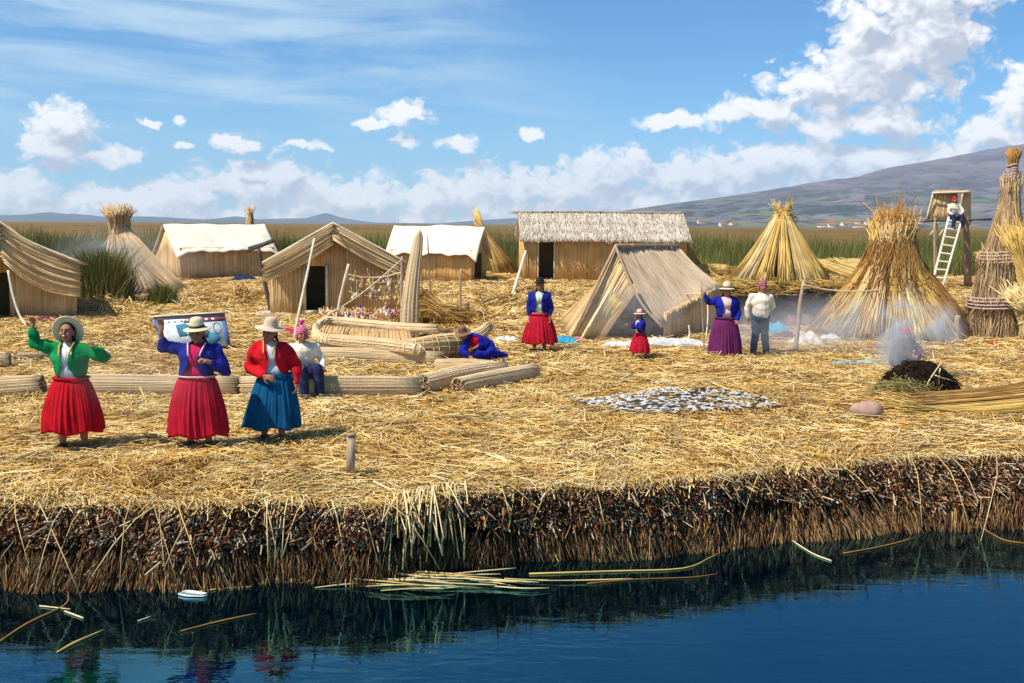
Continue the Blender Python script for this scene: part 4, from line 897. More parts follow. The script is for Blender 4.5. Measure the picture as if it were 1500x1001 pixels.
    if jacket:
        L = [('e', ch + V((0, 0, 0)), (.19 * B, .155 * B, .16)), ('c', ch, .155 * B, wa + V((0, 0, .02)), .160 * B), ('c', (j['shl'] + ch) / 2 + V((0, 0, .035)), .085, j['shl'], .077), ('c', (j['shr'] + ch) / 2 + V((0, 0, .035)), .085, j['shr'], .077), ('c', ch + V((0, .02, .06)), .09, j['neck'] + V((0, .03, -.02)), .065)]
        L += sleeve('l', cuff=jacket.get('cuff', (.93, .93))[0]) + sleeve('r', cuff=jacket.get('cuff', (.93, .93))[1]); zt, zb = j['neck'].z, jacket.get('zb', wa.z - .1); wd = jacket.get('open', .05); cx = ch.x; w_ = wa.x
        def cut(x, y, z):
            if z < zb + .02 * math.sin(x * 14): return (V((x, y, z)) - (wa.lerp(hi, .3))).length < .42 and abs(x - w_) < .24
            t = (zt - z) / (zt - zb); xm = cx + (w_ - cx) * t + jacket.get('skew', 0.)
            if y < min(ch.y, wa.y) - .03 and abs(x - xm) < wd * (1.15 - .5 * math.sin(max(0, t) * math.pi)) + jacket.get('flare', .06) * max(0, t - .6) and abs(x - xm) < .17: return z < zt + .05
            return False
        fuse('jacket', L, jacket['mat'], root, .011, 3, cut=cut, fold=.006, fk=(26, 20, 30))
        if trim is not None:
            for sx in (-1, 1):
                g = Geo(); pts = []
                for t in np.linspace(-.02, jacket.get('trim_to', .36), 7):
                    z = zt - (zt - zb) * t; xx = wd * (1.15 - .5 * math.sin(max(0, t) * math.pi)); yy = -.062 - .10 * min(1, max(t, 0) / .30) ** .7; pts.append((cx + sx * (xx + .008), ch.y + yy * B - .004, z + .015))
                path(g, pts, .009, 6, 4); g.obj('jacket_trim', trim, root, True)
    if vest is not None:
        L = [('e', ch, (.185 * B, .15 * B, .17)), ('c', ch, .15 * B, wa, .150 * B), ('c', wa, .15 * B, hi + V((0, 0, .05)), .150 * B), ('c', (j['shl'] + ch) / 2 + V((0, 0, .035)), .08, j['shl'], .07), ('c', (j['shr'] + ch) / 2 + V((0, 0, .035)), .08, j['shr'], .07), ('c', ch + V((0, .01, .07)), .085, j['neck'] + V((0, .02, -.01)), .062)]
        fuse('shirt', L + sleeve('l', .8) + sleeve('r', .8), vest, root, .011, 3, fold=.005, fk=(22, 20, 34))
    if trousers is not None:
        L = [('e', hi, (.17 * B, .135 * B, .13)), ('c', hi + V((0, 0, .06)), .14 * B, hi, .14 * B)]
        for sd in 'lr':
            kn, an = j['kn' + sd], j['an' + sd]; hp_ = hi + V(((-.08 if sd == 'l' else .08), 0, -.04)); L += [('c', hp_, .105, kn, .080), ('c', kn, .080, an + V((0, .01, .02)), .068)]
        fuse('trousers', L, trousers, root, .012, 3, fold=.004, fk=(24, 24, 30))
        for sd in 'lr':
            an = j['an' + sd]; ft = j.get('ft' + sd, V((.0, -.13, -.045))); g = Geo(); capsule(g, an + V((0, .035, -.03)), .042, an + ft, .036); g.obj('shoe', M['darkwood'], root, True)
    if skirt:
        c0 = V(skirt.get('c0', (wa.x, wa.y, skirt['z0']))); c1 = V(skirt.get('c1', (hi.x, hi.y, skirt['z1']))); r0, r1 = skirt['r0'], skirt['r1']; n = 220; K = 22; th = np.arange(n) * 2 * math.pi / n; pl = skirt.get('pl', 25); ph = rng.uniform(0, 6, 3)
        vs = []
        for ins in (0, 1):
            for k in range(K):
                t = k / (K - 1); t = t if not ins else 1 - t
                r_ = r0 + (r1 - r0) * (skirt.get('k', .62) * math.sin(min(1, t * 1.15) * math.pi / 2) + (1 - skirt.get('k', .62)) * t)
                am = (.005 + .017 * t) * skirt.get('am', 1.)
                q = .8 * np.sin(pl * th + ph[0] + 1.9 * np.sin(3 * th + ph[1]) + .8 * math.sin(t * 4)) * (.75 + .45 * np.sin(5 * th + ph[2])) + .7 * np.sin(9 * th + ph[2] + 1.1 * np.sin(2 * th) + t) * (.3 + t) + .35 * np.sin(pl * 2.2 * th + ph[1] + 2 * np.sin(4 * th)) * (1 - .6 * t); rr = r_ + am * q - .012 * ins
                if k in (0, 1) and t < .06: rr = rr - ((.07, .012)[0 if t == 0 else 1])
                c = c0.lerp(c1, t); zz = c.z + (.012 if t == 0 else 0) + .018 * t * np.sin(5 * th + ph[1]) + (.004 if ins else 0); vs.append(np.stack([c.x + rr * np.cos(th), c.y + rr * np.sin(th) * skirt.get('sq', .80), zz], -1))
        vs = np.array(vs); idx = np.arange(2 * K * n).reshape(2 * K, n); i2 = np.roll(idx, -1, 0)
        q = np.stack([idx, i2, np.roll(i2, -1, 1), np.roll(idx, -1, 1)], -1).reshape(-1, 4)
        g = Geo(); g.add(vs.reshape(-1, 3), [q]); g.obj('skirt', skirt['mat'], root, True)
        if True:
            g = Geo(); P = np.stack([c0.x + np.cos(th[::6]) * (r0 + .012), c0.y + np.sin(th[::6]) * (r0 + .012) * skirt.get('sq', .8), c0.z + 0 * th[::6] + .004], -1); P = np.vstack([P, P[:1]]); g.add(*tubes(P[None], .010, 6)); g.obj('waistband', belt or skirt['mat'], root, True)
        if legs and trousers is None:
            for sd in 'lr':
                an = j['an' + sd]; ft = j.get('ft' + sd, V((.0, -.12, -.045))); g = Geo(); capsule(g, an + V((0, .03, -.035)), .040, an + ft, .034); g.obj('shoe', M['darkwood'], root, True)
    return root
def std(**k):
    J = dict(hip=(0, 0, .76), waist=(0, 0, .90), chest=(0, 0, 1.06), neck=(0, .0, 1.20), head=(0, -.015, 1.33), shl=(-.155, 0, 1.13), ell=(-.21, .02, .90), wrl=(-.20, -.06, .70),
             shr=(.155, 0, 1.13), elr=(.21, .02, .90), wrr=(.20, -.06, .70), knl=(-.09, -.02, .42), anl=(-.10, .01, .075), knr=(.09, -.02, .42), anr=(.10, .01, .075))
    J.update(k); return J
straw_hat = plain('straw_hat', (.72, .58, .36), .8, .12, 60, .3, 200); tan_hat = plain('tan_felt', (.62, .47, .33), .85, .1, 30, .15, 90); black_felt = plain('black_felt', (.02, .017, .016), .8, .2, 30, .2, 90)
ribbon_dark = plain('dark_ribbon', (.05, .03, .03), .6)
def stripes(name, cols, f=34.):
    m, nt, b = newmat(name); sp_ = nt.nodes.new('ShaderNodeSeparateXYZ'); nt.links.new(coords(nt).k, sp_.inputs[0]); z = S(nt, sp_.outputs[2])
    fr = mth(nt, 'FRACT', z * f + noise(nt, coords(nt), 30, 2) * .2); put(nt, b.inputs['Base Color'], ramp(nt, fr, [(i / len(cols), c) for i, c in enumerate(cols)], 'CONSTANT')); b.inputs['Roughness'].default_value = .9
    bump(nt, b, noise(nt, coords(nt), 180, 2), .4, .004); return m
red = cloth('red', (.46, .004, .012)); red2 = cloth('crimson', (.44, .008, .026)); teal = cloth('teal', (.003, .08, .19)); green = cloth('green', (.004, .22, .06)); blue = cloth('blue', (.012, .016, .21)); royal = cloth('royal_blue', (.010, .016, .28))
redj = cloth('red_jacket', (.52, .008, .016)); whitec = cloth('white', (.60, .60, .62)); magenta = cloth('magenta', (.50, .012, .075)); pinkish = cloth('pale_pink', (.74, .50, .50)); purple = cloth('plum', (.14, .02, .10)); navy = cloth('navy', (.022, .03, .085))
slate = cloth('slate', (.05, .075, .12)); cream = cloth('cream', (.78, .69, .54)); palegreen = cloth('pale_green', (.50, .60, .46)); gold_trim = cloth('gold_trim', (.60, .36, .05)); red_trim = cloth('red_trim', (.55, .05, .04))
chullo_pink = stripes('pink_knit', [(.55, .02, .12), (.75, .45, .55), (.45, .02, .14), (.62, .05, .2)]); chullo_red = stripes('red_knit', [(.30, .02, .05), (.50, .30, .35), (.24, .03, .12), (.40, .03, .05)])

p = GP(108, 659)
person('laughing person in green jacket and red skirt, straw hat tilted back, arms raised', p, std(
    hip=(.0, 0, .74), waist=(0, 0, .90), chest=(.0, 0, 1.05), neck=(-.02, 0, 1.20), head=(-.02, -.03, 1.33), shl=(-.17, 0, 1.14), ell=(-.375, -.04, 1.20), wrl=(-.37, -.10, 1.39), hdl=(.05, .05, 1), pnl=(.2, -1, 0),
    shr=(.17, 0, 1.14), elr=(.40, -.04, 1.05), wrr=(.36, -.20, 1.17), hdr=(-.35, -.1, .6), pnr=(-.6, 0, -.5), anl=(-.125, .01, .075), knl=(-.10, -.02, .42), anr=(.125, .01, .075), knr=(.10, -.02, .42)),
    hat=dict(kind='brim', mat=straw_hat, at=(0, .045, .028), rot=(-68, 0, 8), r=.175, s=.95), jacket=dict(mat=green, zb=.80, open=.062, flare=.11), trim=gold_trim, blouse=whitec, belt=None,
    skirt=dict(mat=red, z0=.815, z1=.215, r0=.19, r1=.335), mouth='laugh', head_rot=(-12, 0, 4), curl=(.6, 1.0), bulk=1.15, S_=.945)
p = GP(291, 657)
person('person in dark blue jacket and magenta blouse waving one raised hand', p, std(
    hip=(.0, 0, .70), waist=(0, 0, .84), chest=(.03, 0, .99), neck=(.03, 0, 1.13), head=(.02, -.03, 1.25), shl=(-.15, 0, 1.07), ell=(-.34, -.05, 1.10), wrl=(-.335, -.12, 1.27), hdl=(.05, 0, 1), pnl=(0, -1, 0),
    shr=(.20, 0, 1.06), elr=(.31, -.02, .85), wrr=(.19, -.24, .97), hdr=(-.7, -.3, .3), pnr=(-.3, 0, -1), anl=(-.09, .01, .075), knl=(-.08, -.02, .4), anr=(.11, .01, .075), knr=(.09, -.02, .4)),
    hat=dict(kind='brim', mat=straw_hat, band=ribbon_dark, r=.150, s=.95, rot=(6, -3, 0)), jacket=dict(mat=blue, zb=.78, open=.075, flare=.10, cuff=(.45, .85), skew=-.01), trim=pinkish, blouse=magenta, belt=pinkish,
    skirt=dict(mat=red2, z0=.785, z1=.15, r0=.195, r1=.315), curl=(.3, 1.1), bulk=1.18)
p = GP(400, 647)
person('person in red jacket over white blouse and teal skirt, hands at the waist', p, std(
    hip=(.03, 0, .68), waist=(.03, 0, .82), chest=(.0, 0, .98), neck=(-.02, 0, 1.12), head=(-.01, -.03, 1.235), shl=(-.17, 0, 1.05), ell=(-.25, .0, .82), wrl=(-.05, -.20, .76), hdl=(1, -.2, -.15), pnl=(0, .6, -.3),
    shr=(.15, 0, 1.04), elr=(.27, .02, .86), wrr=(.29, -.08, .68), hdr=(.05, -.1, -1), pnr=(-1, 0, 0), anl=(-.10, .01, .075), knl=(-.06, -.02, .4), anr=(.10, .01, .075), knr=(.09, -.02, .4)),
    hat=dict(kind='brim', mat=tan_hat, r=.175, s=.95, rot=(4, 8, 0)), jacket=dict(mat=redj, zb=.76, open=.055, flare=.09, skew=.02), trim=gold_trim, blouse=whitec,
    skirt=dict(mat=teal, z0=.76, z1=.09, r0=.18, r1=.305, c0=(.03, 0, .76), c1=(.0, 0, .165), am=1.25, pl=17), head_rot=(0, 4, -12), bulk=1.1)
p = GP(790, 517)
person('person in black bowler hat and blue jacket standing in a red skirt by the tent', p, std(), hat=dict(kind='bowler', mat=black_felt), jacket=dict(mat=blue, zb=.74, open=.075, flare=.05), blouse=palegreen,
    skirt=dict(mat=red2, z0=.76, z1=.19, r0=.185, r1=.345, am=1.1), bulk=1.12, rz=R(-8), vox=.012)
p = GP(1061, 523)
person('person in blue jacket and long plum skirt holding up a staff', p, std(
    hip=(0, 0, .70), waist=(0, 0, .84), chest=(0, 0, 1.0), neck=(.0, 0, 1.13), head=(.01, -.02, 1.25), shl=(-.16, 0, 1.07), ell=(-.32, -.03, 1.03), wrl=(-.41, -.08, 1.16), hdl=(-.1, -.1, 1), pnl=(-.3, -1, 0),
    shr=(.16, 0, 1.07), elr=(.24, .0, .84), wrr=(.19, -.15, .70)), hat=dict(kind='brim', mat=straw_hat, band=ribbon_dark, r=.15), jacket=dict(mat=royal, zb=.70, open=.09, flare=.02), blouse=pinkish,
    skirt=dict(mat=purple, z0=.74, z1=.02, r0=.20, r1=.31), bulk=1.15, vox=.012, curl=(1.2, .5))
p = GP(1112, 521)
person('person in cream shirt, grey blue trousers and striped knit cap, hands behind the back', p, std(
    hip=(0, 0, .74), waist=(0, -.02, .88), chest=(0, 0, 1.05), head=(.02, -.015, 1.34), shl=(-.18, .0, 1.14), ell=(-.26, .05, .92), wrl=(-.24, .04, .72), shr=(.18, 0, 1.14), elr=(.28, .06, .94), wrr=(.16, .16, .80), anl=(-.12, 0, .075), anr=(.14, 0, .075)),
    hat=dict(kind='chullo', mat=chullo_red), vest=cream, trousers=slate, braids=False, bulk=1.15, vox=.012, rz=R(8))
p = GP(937, 527)
person('child in red skirt and blue jacket stepping in front of the tent', p, std(
    head=(0, -.04, 1.33), wrl=(-.12, -.32, 1.02), ell=(-.20, -.12, .96), wrr=(.10, -.34, 1.0), elr=(.20, -.12, .95), anl=(-.1, -.18, .075), knl=(-.09, -.16, .40), anr=(.12, .18, .10), knr=(.1, .02, .40)),
    rz=R(-68), S_=.62, hat=dict(kind='brim', mat=plain('pink_felt', (.75, .52, .50), .8), r=.17, band=red_trim), jacket=dict(mat=blue, zb=.78, open=.05), blouse=whitec, skirt=dict(mat=red2, z0=.78, z1=.22, r0=.19, r1=.36), vox=.014)
# seated on the long log
p = GP(446, 581)
person('person in pink knit cap and cream shirt sitting on the long log', p, dict(
    hip=(0, .10, .34), waist=(0, .08, .46), chest=(0, .04, .62), neck=(-.02, .0, .76), head=(-.03, -.03, .88), shl=(-.17, .02, .69), ell=(-.24, -.06, .50), wrl=(-.12, -.26, .46), shr=(.17, .02, .69), elr=(.26, -.02, .49), wrr=(.22, -.22, .42),
    knl=(-.08, -.30, .42), anl=(-.06, -.32, .08), knr=(.14, -.28, .42), anr=(.16, -.30, .08)), rz=R(22), hat=dict(kind='chullo', mat=chullo_pink, pom=cloth('pink_pom', (.6, .03, .22))), vest=cream, trousers=navy, braids=False, bulk=1.12, vox=.010)
# crouching behind the rolled bundles
p = GP(696, 530)
person('person in brown hat and blue shawl crouching behind the rolled logs', p, dict(
    hip=(.22, .10, .20), waist=(.12, .05, .28), chest=(-.02, -.02, .36), neck=(-.13, -.06, .43), head=(-.22, -.11, .51), shl=(-.14, -.12, .36), ell=(-.24, -.22, .20), wrl=(-.10, -.34, .12), shr=(.0, .12, .40), elr=(.08, -.16, .30), wrr=(-.04, -.30, .26),
    knl=(.05, -.24, .16), anl=(.34, -.10, .07), knr=(.28, -.2, .20), anr=(.55, .05, .07)), hat=dict(kind='brim', mat=plain('brown_felt', (.22, .12, .08), .85), r=.15, rot=(20, -14, 0), at=(0, .0, .045)), head_rot=(20, 0, -25),
    jacket=dict(mat=royal, zb=-1, open=.075), trousers=royal, blouse=red, bulk=1.1, vox=.011)
# tending the fire behind the smoking mound
p = GP(1322, 545)
person('person in red cap and dark clothes crouching behind the black mound, veiled in smoke', p, dict(
    hip=(0, .12, .22), waist=(0, .06, .34), chest=(-.02, -.02, .46), neck=(-.04, -.06, .56), head=(-.06, -.12, .65), shl=(-.18, -.03, .50), ell=(-.24, -.2, .36), wrl=(-.12, -.36, .32), shr=(.14, -.03, .50), elr=(.22, -.18, .36), wrr=(.12, -.36, .32),
    knl=(-.14, -.2, .30), anl=(-.12, -.02, .08), knr=(.14, -.2, .30), anr=(.12, -.02, .08)), rz=R(18), hat=dict(kind='chullo', mat=cloth('red_cap2', (.6, .03, .06))), vest=cloth('dark_maroon', (.10, .03, .04)), trousers=navy, bulk=1.05, vox=.011)
# on the lookout platform
q_ = D(1398, 322, 45.0)
person('person in red cap and cream shirt sitting high on the lookout platform', q_, dict(
    hip=(0, .1, .12), waist=(0, .06, .26), chest=(-.02, .0, .42), neck=(-.04, -.04, .55), head=(-.05, -.07, .67), shl=(-.19, .0, .48), ell=(-.28, -.14, .26), wrl=(-.14, -.34, .14), shr=(.16, .0, .48), elr=(.24, -.14, .28), wrr=(.08, -.34, .18),
    knl=(-.16, -.36, .12), anl=(-.18, -.40, -.26), knr=(.12, -.38, .12), anr=(.12, -.42, -.26)), hat=dict(kind='chullo', mat=cloth('red_cap', (.45, .02, .02))), vest=cream, trousers=navy, braids=False, vox=.018, S_=1.15)
#SECTION5
# ------------------------------------------------------------------ rolled logs and the reed boat
def log(a, b, rad, label, n=150, mat='log', rings=.10, group='rolled reed logs lying on the straw', ends=.012, sag=0.):
    a = V(a); b = V(b); L = (b - a).length; c = (a + b) / 2
    root = empty('reed_log', (c.x, c.y, float(gz(c.x, c.y))), 0, label, 'reed log', group); za = root.location.z
    pa = (a.x - c.x, a.y - c.y, rad * .9 + float(gz(a.x, a.y)) - za); pb = (b.x - c.x, b.y - c.y, rad * .9 + float(gz(b.x, b.y)) - za)
    g = Geo(); C_, rs, A_, B_ = bundle(g, [pa, (0, 0, rad * .9), pb], [rad * .9, rad, rad, rad, rad * .9], int(n * 2.6), .0058, 9, .05, core=.97, ends=ends); g.obj('roll', M[mat], root)
    g = Geo(); k = max(2, int(L / rings))
    for i in range(k): ring(g, C_, rs, A_, B_, (i + .5) / k + rng.normal(0, .004), .003, 1.015)
    tag(g.obj('binding', M['tie'], root), None, None, None, 'stuff') if k > 3 else g.obj('binding', M['tie'], root)
    for P_, d_ in ((pa, -1), (pb, 1)):
        g = Geo()
        P_ = np.array(P_); T_a = nrm(np.array(pb) - np.array(pa)) * d_; n_ = 160; th = rng.uniform(0, 6.28, n_); rr = rad * .88 * np.sqrt(rng.random(n_)); i_ = 0 if d_ < 0 else -1
        o = P_ + (A_[i_] * np.cos(th)[:, None] + B_[i_] * np.sin(th)[:, None]) * rr[:, None]; g.add(*tubes(np.stack([o - T_a * .03, o + T_a * rng.uniform(0, .03, n_)[:, None]], 1), .010, 4))
        g.obj('cut_end', M['cutend'], root)
    return root
log(G(-70, 583), G(62, 583), .15, 'pale reed log at the left edge below the green jacket elbow')
log(G(100, 583), G(346, 584), .155, 'reed log running behind the two red skirts', mat='log')
log(G(357, 584), G(612, 580), .155, 'long reed log with the seated person on it', mat='log')
log(G(618, 577), G(735, 550), .165, 'thick rolled log nearest the long one, dark cut end towards the water')
log(G(672, 577), G(782, 552), .13, 'thinner rolled log, right one of the slanting pair')
log(G(640, 541), G(738, 546), .13, 'short pale log at the feet of the blue shawl')
log(G(458, 524), G(645, 531), .14, 'narrow pale log in front of the reed boat')
log(G(-40, 541), G(14, 539), .14, 'stub of a reed log at the left edge, beyond the pale one', n=80)
log(G(20, 532), G(82, 528), .06, 'thin curved stick of bound reeds behind the green jacket', n=30, mat='wood')
root = empty('reed_boat', tuple(GP(575, 515)), 0, 'reed boat with rounded hull lying behind the narrow log', 'boat'); o_ = root.location
def bt(px, py, z, y=None): p = D(px, py, y) if y else G(px, py, z); return (p.x - o_.x, p.y - o_.y, p.z - o_.z)
g = Geo(); C_, rs, A_, B_ = bundle(g, [bt(463, 478, .42), bt(466, 494, .34), bt(500, 500, .30), bt(560, 505, .28), bt(608, 512, .24), bt(612, 519, .12)], [.05, .09, .115, .12, .11, .07], 130, .012, 12, .05, core=.93)
for i in range(26): ring(g, C_, rs, A_, B_, .05 + i * .036, .008)
g.obj('gunwale', M['log'], root)
g = Geo(); C_, rs, A_, B_ = bundle(g, [bt(464, 489, .34), bt(480, 508, .16), bt(540, 514, .12), bt(606, 520, .08)], [.08, .12, .13, .12], 120, .012, 9, .05, core=.93); g.obj('hull', M['log'], root)
g = Geo(); C_, rs, A_, B_ = bundle(g, [bt(463, 478, .42), bt(480, 470, .42), bt(530, 474, .40), bt(590, 480, .40), bt(640, 482, .42)], [.05, .09, .09, .09, .09], 110, .012, 9, .05, core=.93); g.obj('gunwale', M['log'], root)
mat_part('deck', M['mat'], root, (bt(470, 486, .33), bt(606, 500, .30), bt(600, 484, .36), bt(474, 477, .40)), 24, 5, .012)
g = Geo(); C_, rs, A_, B_ = bundle(g, [bt(594, 512, .18), bt(640, 508, .22), bt(690, 500, .26), bt(714, 480, .48)], [.17, .22, .20, .08], 260, .012, 9, .06, core=.93)
for i in range(12): ring(g, C_, rs, A_, B_, .06 + i * .07, .008)
g.obj('stern', M['mat'], root)
# upright prow board made of bound reeds
c = GP(603, 503); root = empty('prow_board', tuple(c), 0, 'tall pointed board of bound reeds rising from the boat', 'prow board'); o_ = root.location
pts = [bt(600, 500, 0, c.y), bt(601, 450, 0, c.y), bt(606, 400, 0, c.y), bt(613, 352, 0, c.y), bt(615, 338, 0, c.y)]
g = Geo(); C_, rs, A_, B_ = bundle(g, pts, [.07, .068, .058, .045, .03, .008], 260, .007, 12, .03, core=.9, flat=2.8, ends=.006); g.obj('board', M['log'], root)
g = Geo()
for i in range(70): ring(g, C_, rs, A_, B_, .02 + i * .0135, .004, 1.04, 2.8)
tag(g.obj('binding', M['tie'], root), None, None, None, 'stuff')
g = Geo(); bundle(g, [bt(600, 508, 0, c.y), bt(612, 500, 0, c.y + .1), bt(660, 486, 0, c.y + .3)], [.12, .12, .06], 80, .012, 5); g.obj('foot', M['greyreed'], root)

# ------------------------------------------------------------------ poles, ropes
def stick(label, a, b, r0, r1, mat='bamboo', name='pole', bend=.015, cat='pole'):
    root = a; g = Geo(); a = V(a); b = V(b); pole(g, (0, 0, -.04), tuple(b - a), r0, r1, 8, bend, 9); o = g.obj(name, M[mat]); o.location = a; return tag(o, label, cat)
def at(px, py, gp): return D(px, py, gp.y)
q = GP(430, 500); stick('long straight bamboo pole slanting up behind the pink knit cap', q, D(461, 349, q.y + .9), .035, .026)
q = GP(493, 466); stick('short pole planted right of the framed doorway', q, D(511, 387, q.y), .045, .038)
q = GP(590, 470); stick('thin grey pole half hidden behind the prow board', q, D(589, 376, q.y + .2), .04, .03, 'wood')
q = GP(675, 476); stick('slim upright pole with a small cross tie, behind the crouching person', q, D(675, 395, q.y), .03, .022, 'wood')
q = GP(745, 446); stick('white leaning pole at the left of the long hut', q, D(770, 368, q.y + 1.2), .055, .04, 'white')
q = GP(929, 462); stick('bamboo pole in front of the tent entrance', q, D(933, 388, q.y), .045, .032)
q = GP(1163, 516); stick('grey pole carrying a rope by the scattered sacks', q, D(1177, 410, q.y + .1), .05, .036, 'wood')
q = GP(514, 699); r_ = empty('wood_stake', tuple(q), 0, 'short square stake near the water edge', 'stake'); g = Geo(); box(g, (.0, 0, .19), (.078, .07, .46), Euler((0, R(1.5), .3)).to_matrix()); g.obj('stake', M['wood'], r_); g = Geo(); box(g, (.006, 0, .425), (.082, .074, .02), Euler((0, R(1.5), .3)).to_matrix()); g.obj('top', M['greyreed'], r_)
q = GP(1402, 500); stick('stubby stake at the foot of the big cone', q, D(1403, 462, q.y), .07, .06, 'wood', cat='stake', name='wood_stake')
q = GP(683, 468); stick('whitish stub of wood standing beyond the crouching person', q, D(683, 442, q.y), .10, .09, 'greyreed', cat='stake', name='wood_stake')
for px, a_, b2, l in ((623, 330, 455, 'left'), (634, 330, 452, 'right')):
    q = GP(px - 3, 462); stick('thin %s mast line pole beyond the prow board' % l, q, D(px - 8, 345, q.y), .022, .018, 'wood')
q = GP(1031, 520); stick('crooked staff gripped by the person in the plum skirt', V((q.x, q.y, q.z)), D(1027, 412, q.y - .05), .016, .012, 'wood', 'staff', .03, 'staff')
q = GP(398, 458); root = empty('dark_post', tuple(q), 0, 'leaning dark post with a T shaped top left of the peaked hut', 'post'); o_ = root.location
g = Geo(); pole(g, (0, 0, -.05), T_(D(385, 400, q.y)), .07, .06); pole(g, T_(D(385, 402, q.y)), T_(D(379, 362, q.y)), .06, .055); g.obj('post', M['darkwood'], root)
g = Geo(); pole(g, T_(D(362, 366, q.y)), T_(D(401, 350, q.y)), .05, .07); pole(g, T_(D(364, 362, q.y)), T_(D(396, 352, q.y)), .05, .05); g.obj('cross_bar', M['darkwood'], root)
q = GP(35, 478); root = empty('bent_pole', tuple(q), 0, 'thin bent pole leaning on the wall of the left edge hut', 'pole'); o_ = root.location
g = Geo(); path(g, [T_(D(12, 398, q.y + .1)), T_(D(18, 430, q.y)), T_(D(28, 462, q.y - .1)), T_(GP(40, 480))], .03, 7, 5); g.obj('pole_shaft', M['bamboo'], root)
def rope(label, pts, r=.014, mat='tie'):
    P = [V(p) for p in pts]; g = Geo(); path(g, [tuple(p - P[0]) for p in P], r, 6, 6); o = g.obj('rope', M[mat]); o.location = P[0]; tag(o, label, 'rope')
y_ = GP(493, 466).y; y2 = GP(590, 470).y + .2
rope('slack white rope from the short pole to the roof corner', [D(510, 402, y_ - .04), D(530, 406, y_ + .1), D(560, 406, y_ + .2), D(588, 399, y2)], .016)
rope('taut line slanting down from the roof corner to the boat', [D(589, 380, y2), D(530, 430, (y_ + 23) / 2), D(470, 468, 23.2)], .013)
y_ = GP(929, 462).y; y3 = GP(1031, 520).y
rope('rope from the entrance pole to the raised staff', [D(932, 419, y_ - .05), D(960, 429, y_), D(990, 431, y_ - 1), D(1028, 430, y3)], .014)
y_ = GP(1163, 516).y
rope('rope from the grey pole towards the big cone', [D(1176, 417, y_), D(1215, 425, y_ + .3), D(1262, 427, y_ + .6), D(1292, 424, y_ + .9)], .014)
rope('pale cord hanging in front of the tent wall', [D(1035, 430, 25), D(1037, 460, 24.6), D(1034, 500, 24.2)], .014)
rope('white forked cord at the tent wall foot', [D(1009, 477, 23.3), D(1010, 490, 23.3), D(1006, 500, 23.2)], .018, 'white')
rope('reddish rope lying from the slim pole to the hut wall', [D(677, 398, 30), D(695, 410, 38), G(712, 414), G(735, 414)], .016, 'rust')
# oar resting across the boat
q = GP(478, 520); root = empty('oar', tuple(q), 0, 'wooden oar lying across the front log', 'oar'); o_ = root.location
g = Geo(); pole(g, T_(D(487, 508, q.y)), T_(D(516, 474, q.y + .6)), .018, .014); g.obj('shaft', M['wood'], root)
g = Geo(); path(g, [T_(D(476, 520, q.y - .15)), T_(D(483, 511, q.y)), T_(D(490, 505, q.y))], [.05, .07, .02], 8, 3); g.obj('oar_blade', M['wood'], root)

# ------------------------------------------------------------------ painted cloth panel
q = GP(282, 510); root = empty('painted_panel', (q.x, q.y, 0), 0, 'framed white and blue painted panel standing behind the dark blue jacket', 'panel'); o_ = root.location
TL, TR, BL_, BR_ = D(224, 465, q.y + .1), D(329, 459, q.y + .1), D(236, 508, q.y - .15), D(338, 506, q.y - .15)
ex = nrm(np.array(TR - TL)); ey = nrm(np.array(BL_ - TL)); nn = np.cross(ey, ex); nn = nn if nn[1] < 0 else -nn
def pp(u, v, k=0.): P = np.array(T_(TL)) * (1 - u) * (1 - v) + np.array(T_(TR)) * u * (1 - v) + np.array(T_(BL_)) * (1 - u) * v + np.array(T_(BR_)) * u * v; return P + nn * k
def poly(g, pts, k, th=.003):
    P = [pp(u, v, k) for u, v in pts]; Q = [p - nn * th for p in P]; n = len(P); g.add(P + Q, [np.array([list(range(n))]), np.array([list(range(2 * n - 1, n - 1, -1))]), np.array([[i, i + n, (i + 1) % n + n, (i + 1) % n] for i in range(n)])])
g = Geo(); poly(g, [(0, 0), (1, 0), (1, 1), (0, 1)], 0, .03); g.obj('panel_board', cloth('panel_white', (.66, .74, .76)), root)
g = Geo(); poly(g, [(0, 0), (.05, 0), (.06, 1), (0, 1)], .003); g.obj('border', cloth('panel_blue', (.10, .16, .36)), root)
g = Geo(); poly(g, [(.93, 0), (1, 0), (1, 1), (.94, 1)], .003); g.obj('border', cloth('panel_blue', (.10, .16, .36)), root)
g = Geo(); poly(g, [(.02, 0), (1, 0), (1, .10), (.02, .10)], .006); g.obj('border', cloth('panel_grey', (.12, .13, .17)), root)
g = Geo(); poly(g, [(.45, .10), (1, .10), (1, .24), (.40, .24)], .005); g.obj('border', cloth('panel_red', (.25, .07, .07)), root)
g = Geo(); poly(g, [(.28, .30), (.42, .26), (.58, .45), (.70, .40), (.78, .72), (.60, .78), (.42, .66), (.30, .70)], .004); poly(g, [(.72, .62), (.84, .58), (.88, .8), (.80, .95), (.70, .9)], .004); g.obj('painted_shape', cloth('panel_teal', (.05, .19, .28)), root)
g = Geo()
for i in range(5): u = .42 + i * .035; poly(g, [(u, .50), (u + .012, .50), (u + .02, .66), (u + .008, .68)], .0075)
for i in range(9): u = .08 + i * .09; poly(g, [(u, .13), (u + .04, .13), (u + .05, .20), (u + .01, .20)], .0095)
g.obj('painted_mark', cloth('panel_mark', (.75, .78, .78)), root)
g = Geo(); th = np.linspace(0, 2 * math.pi, 21); P = np.array([pp(.86 + .055 * math.cos(t), .45 + .17 * math.sin(t), .006) for t in th]); g.add(*tubes(P[None], .006, 4)); g.obj('painted_mark', cloth('panel_grey', (.12, .13, .17)), root)
g = Geo(); pole(g, pp(-.05, -.01, .02), pp(1.03, -.02, .02), .018); g.obj('rail', M['bamboo'], root)
g = Geo()
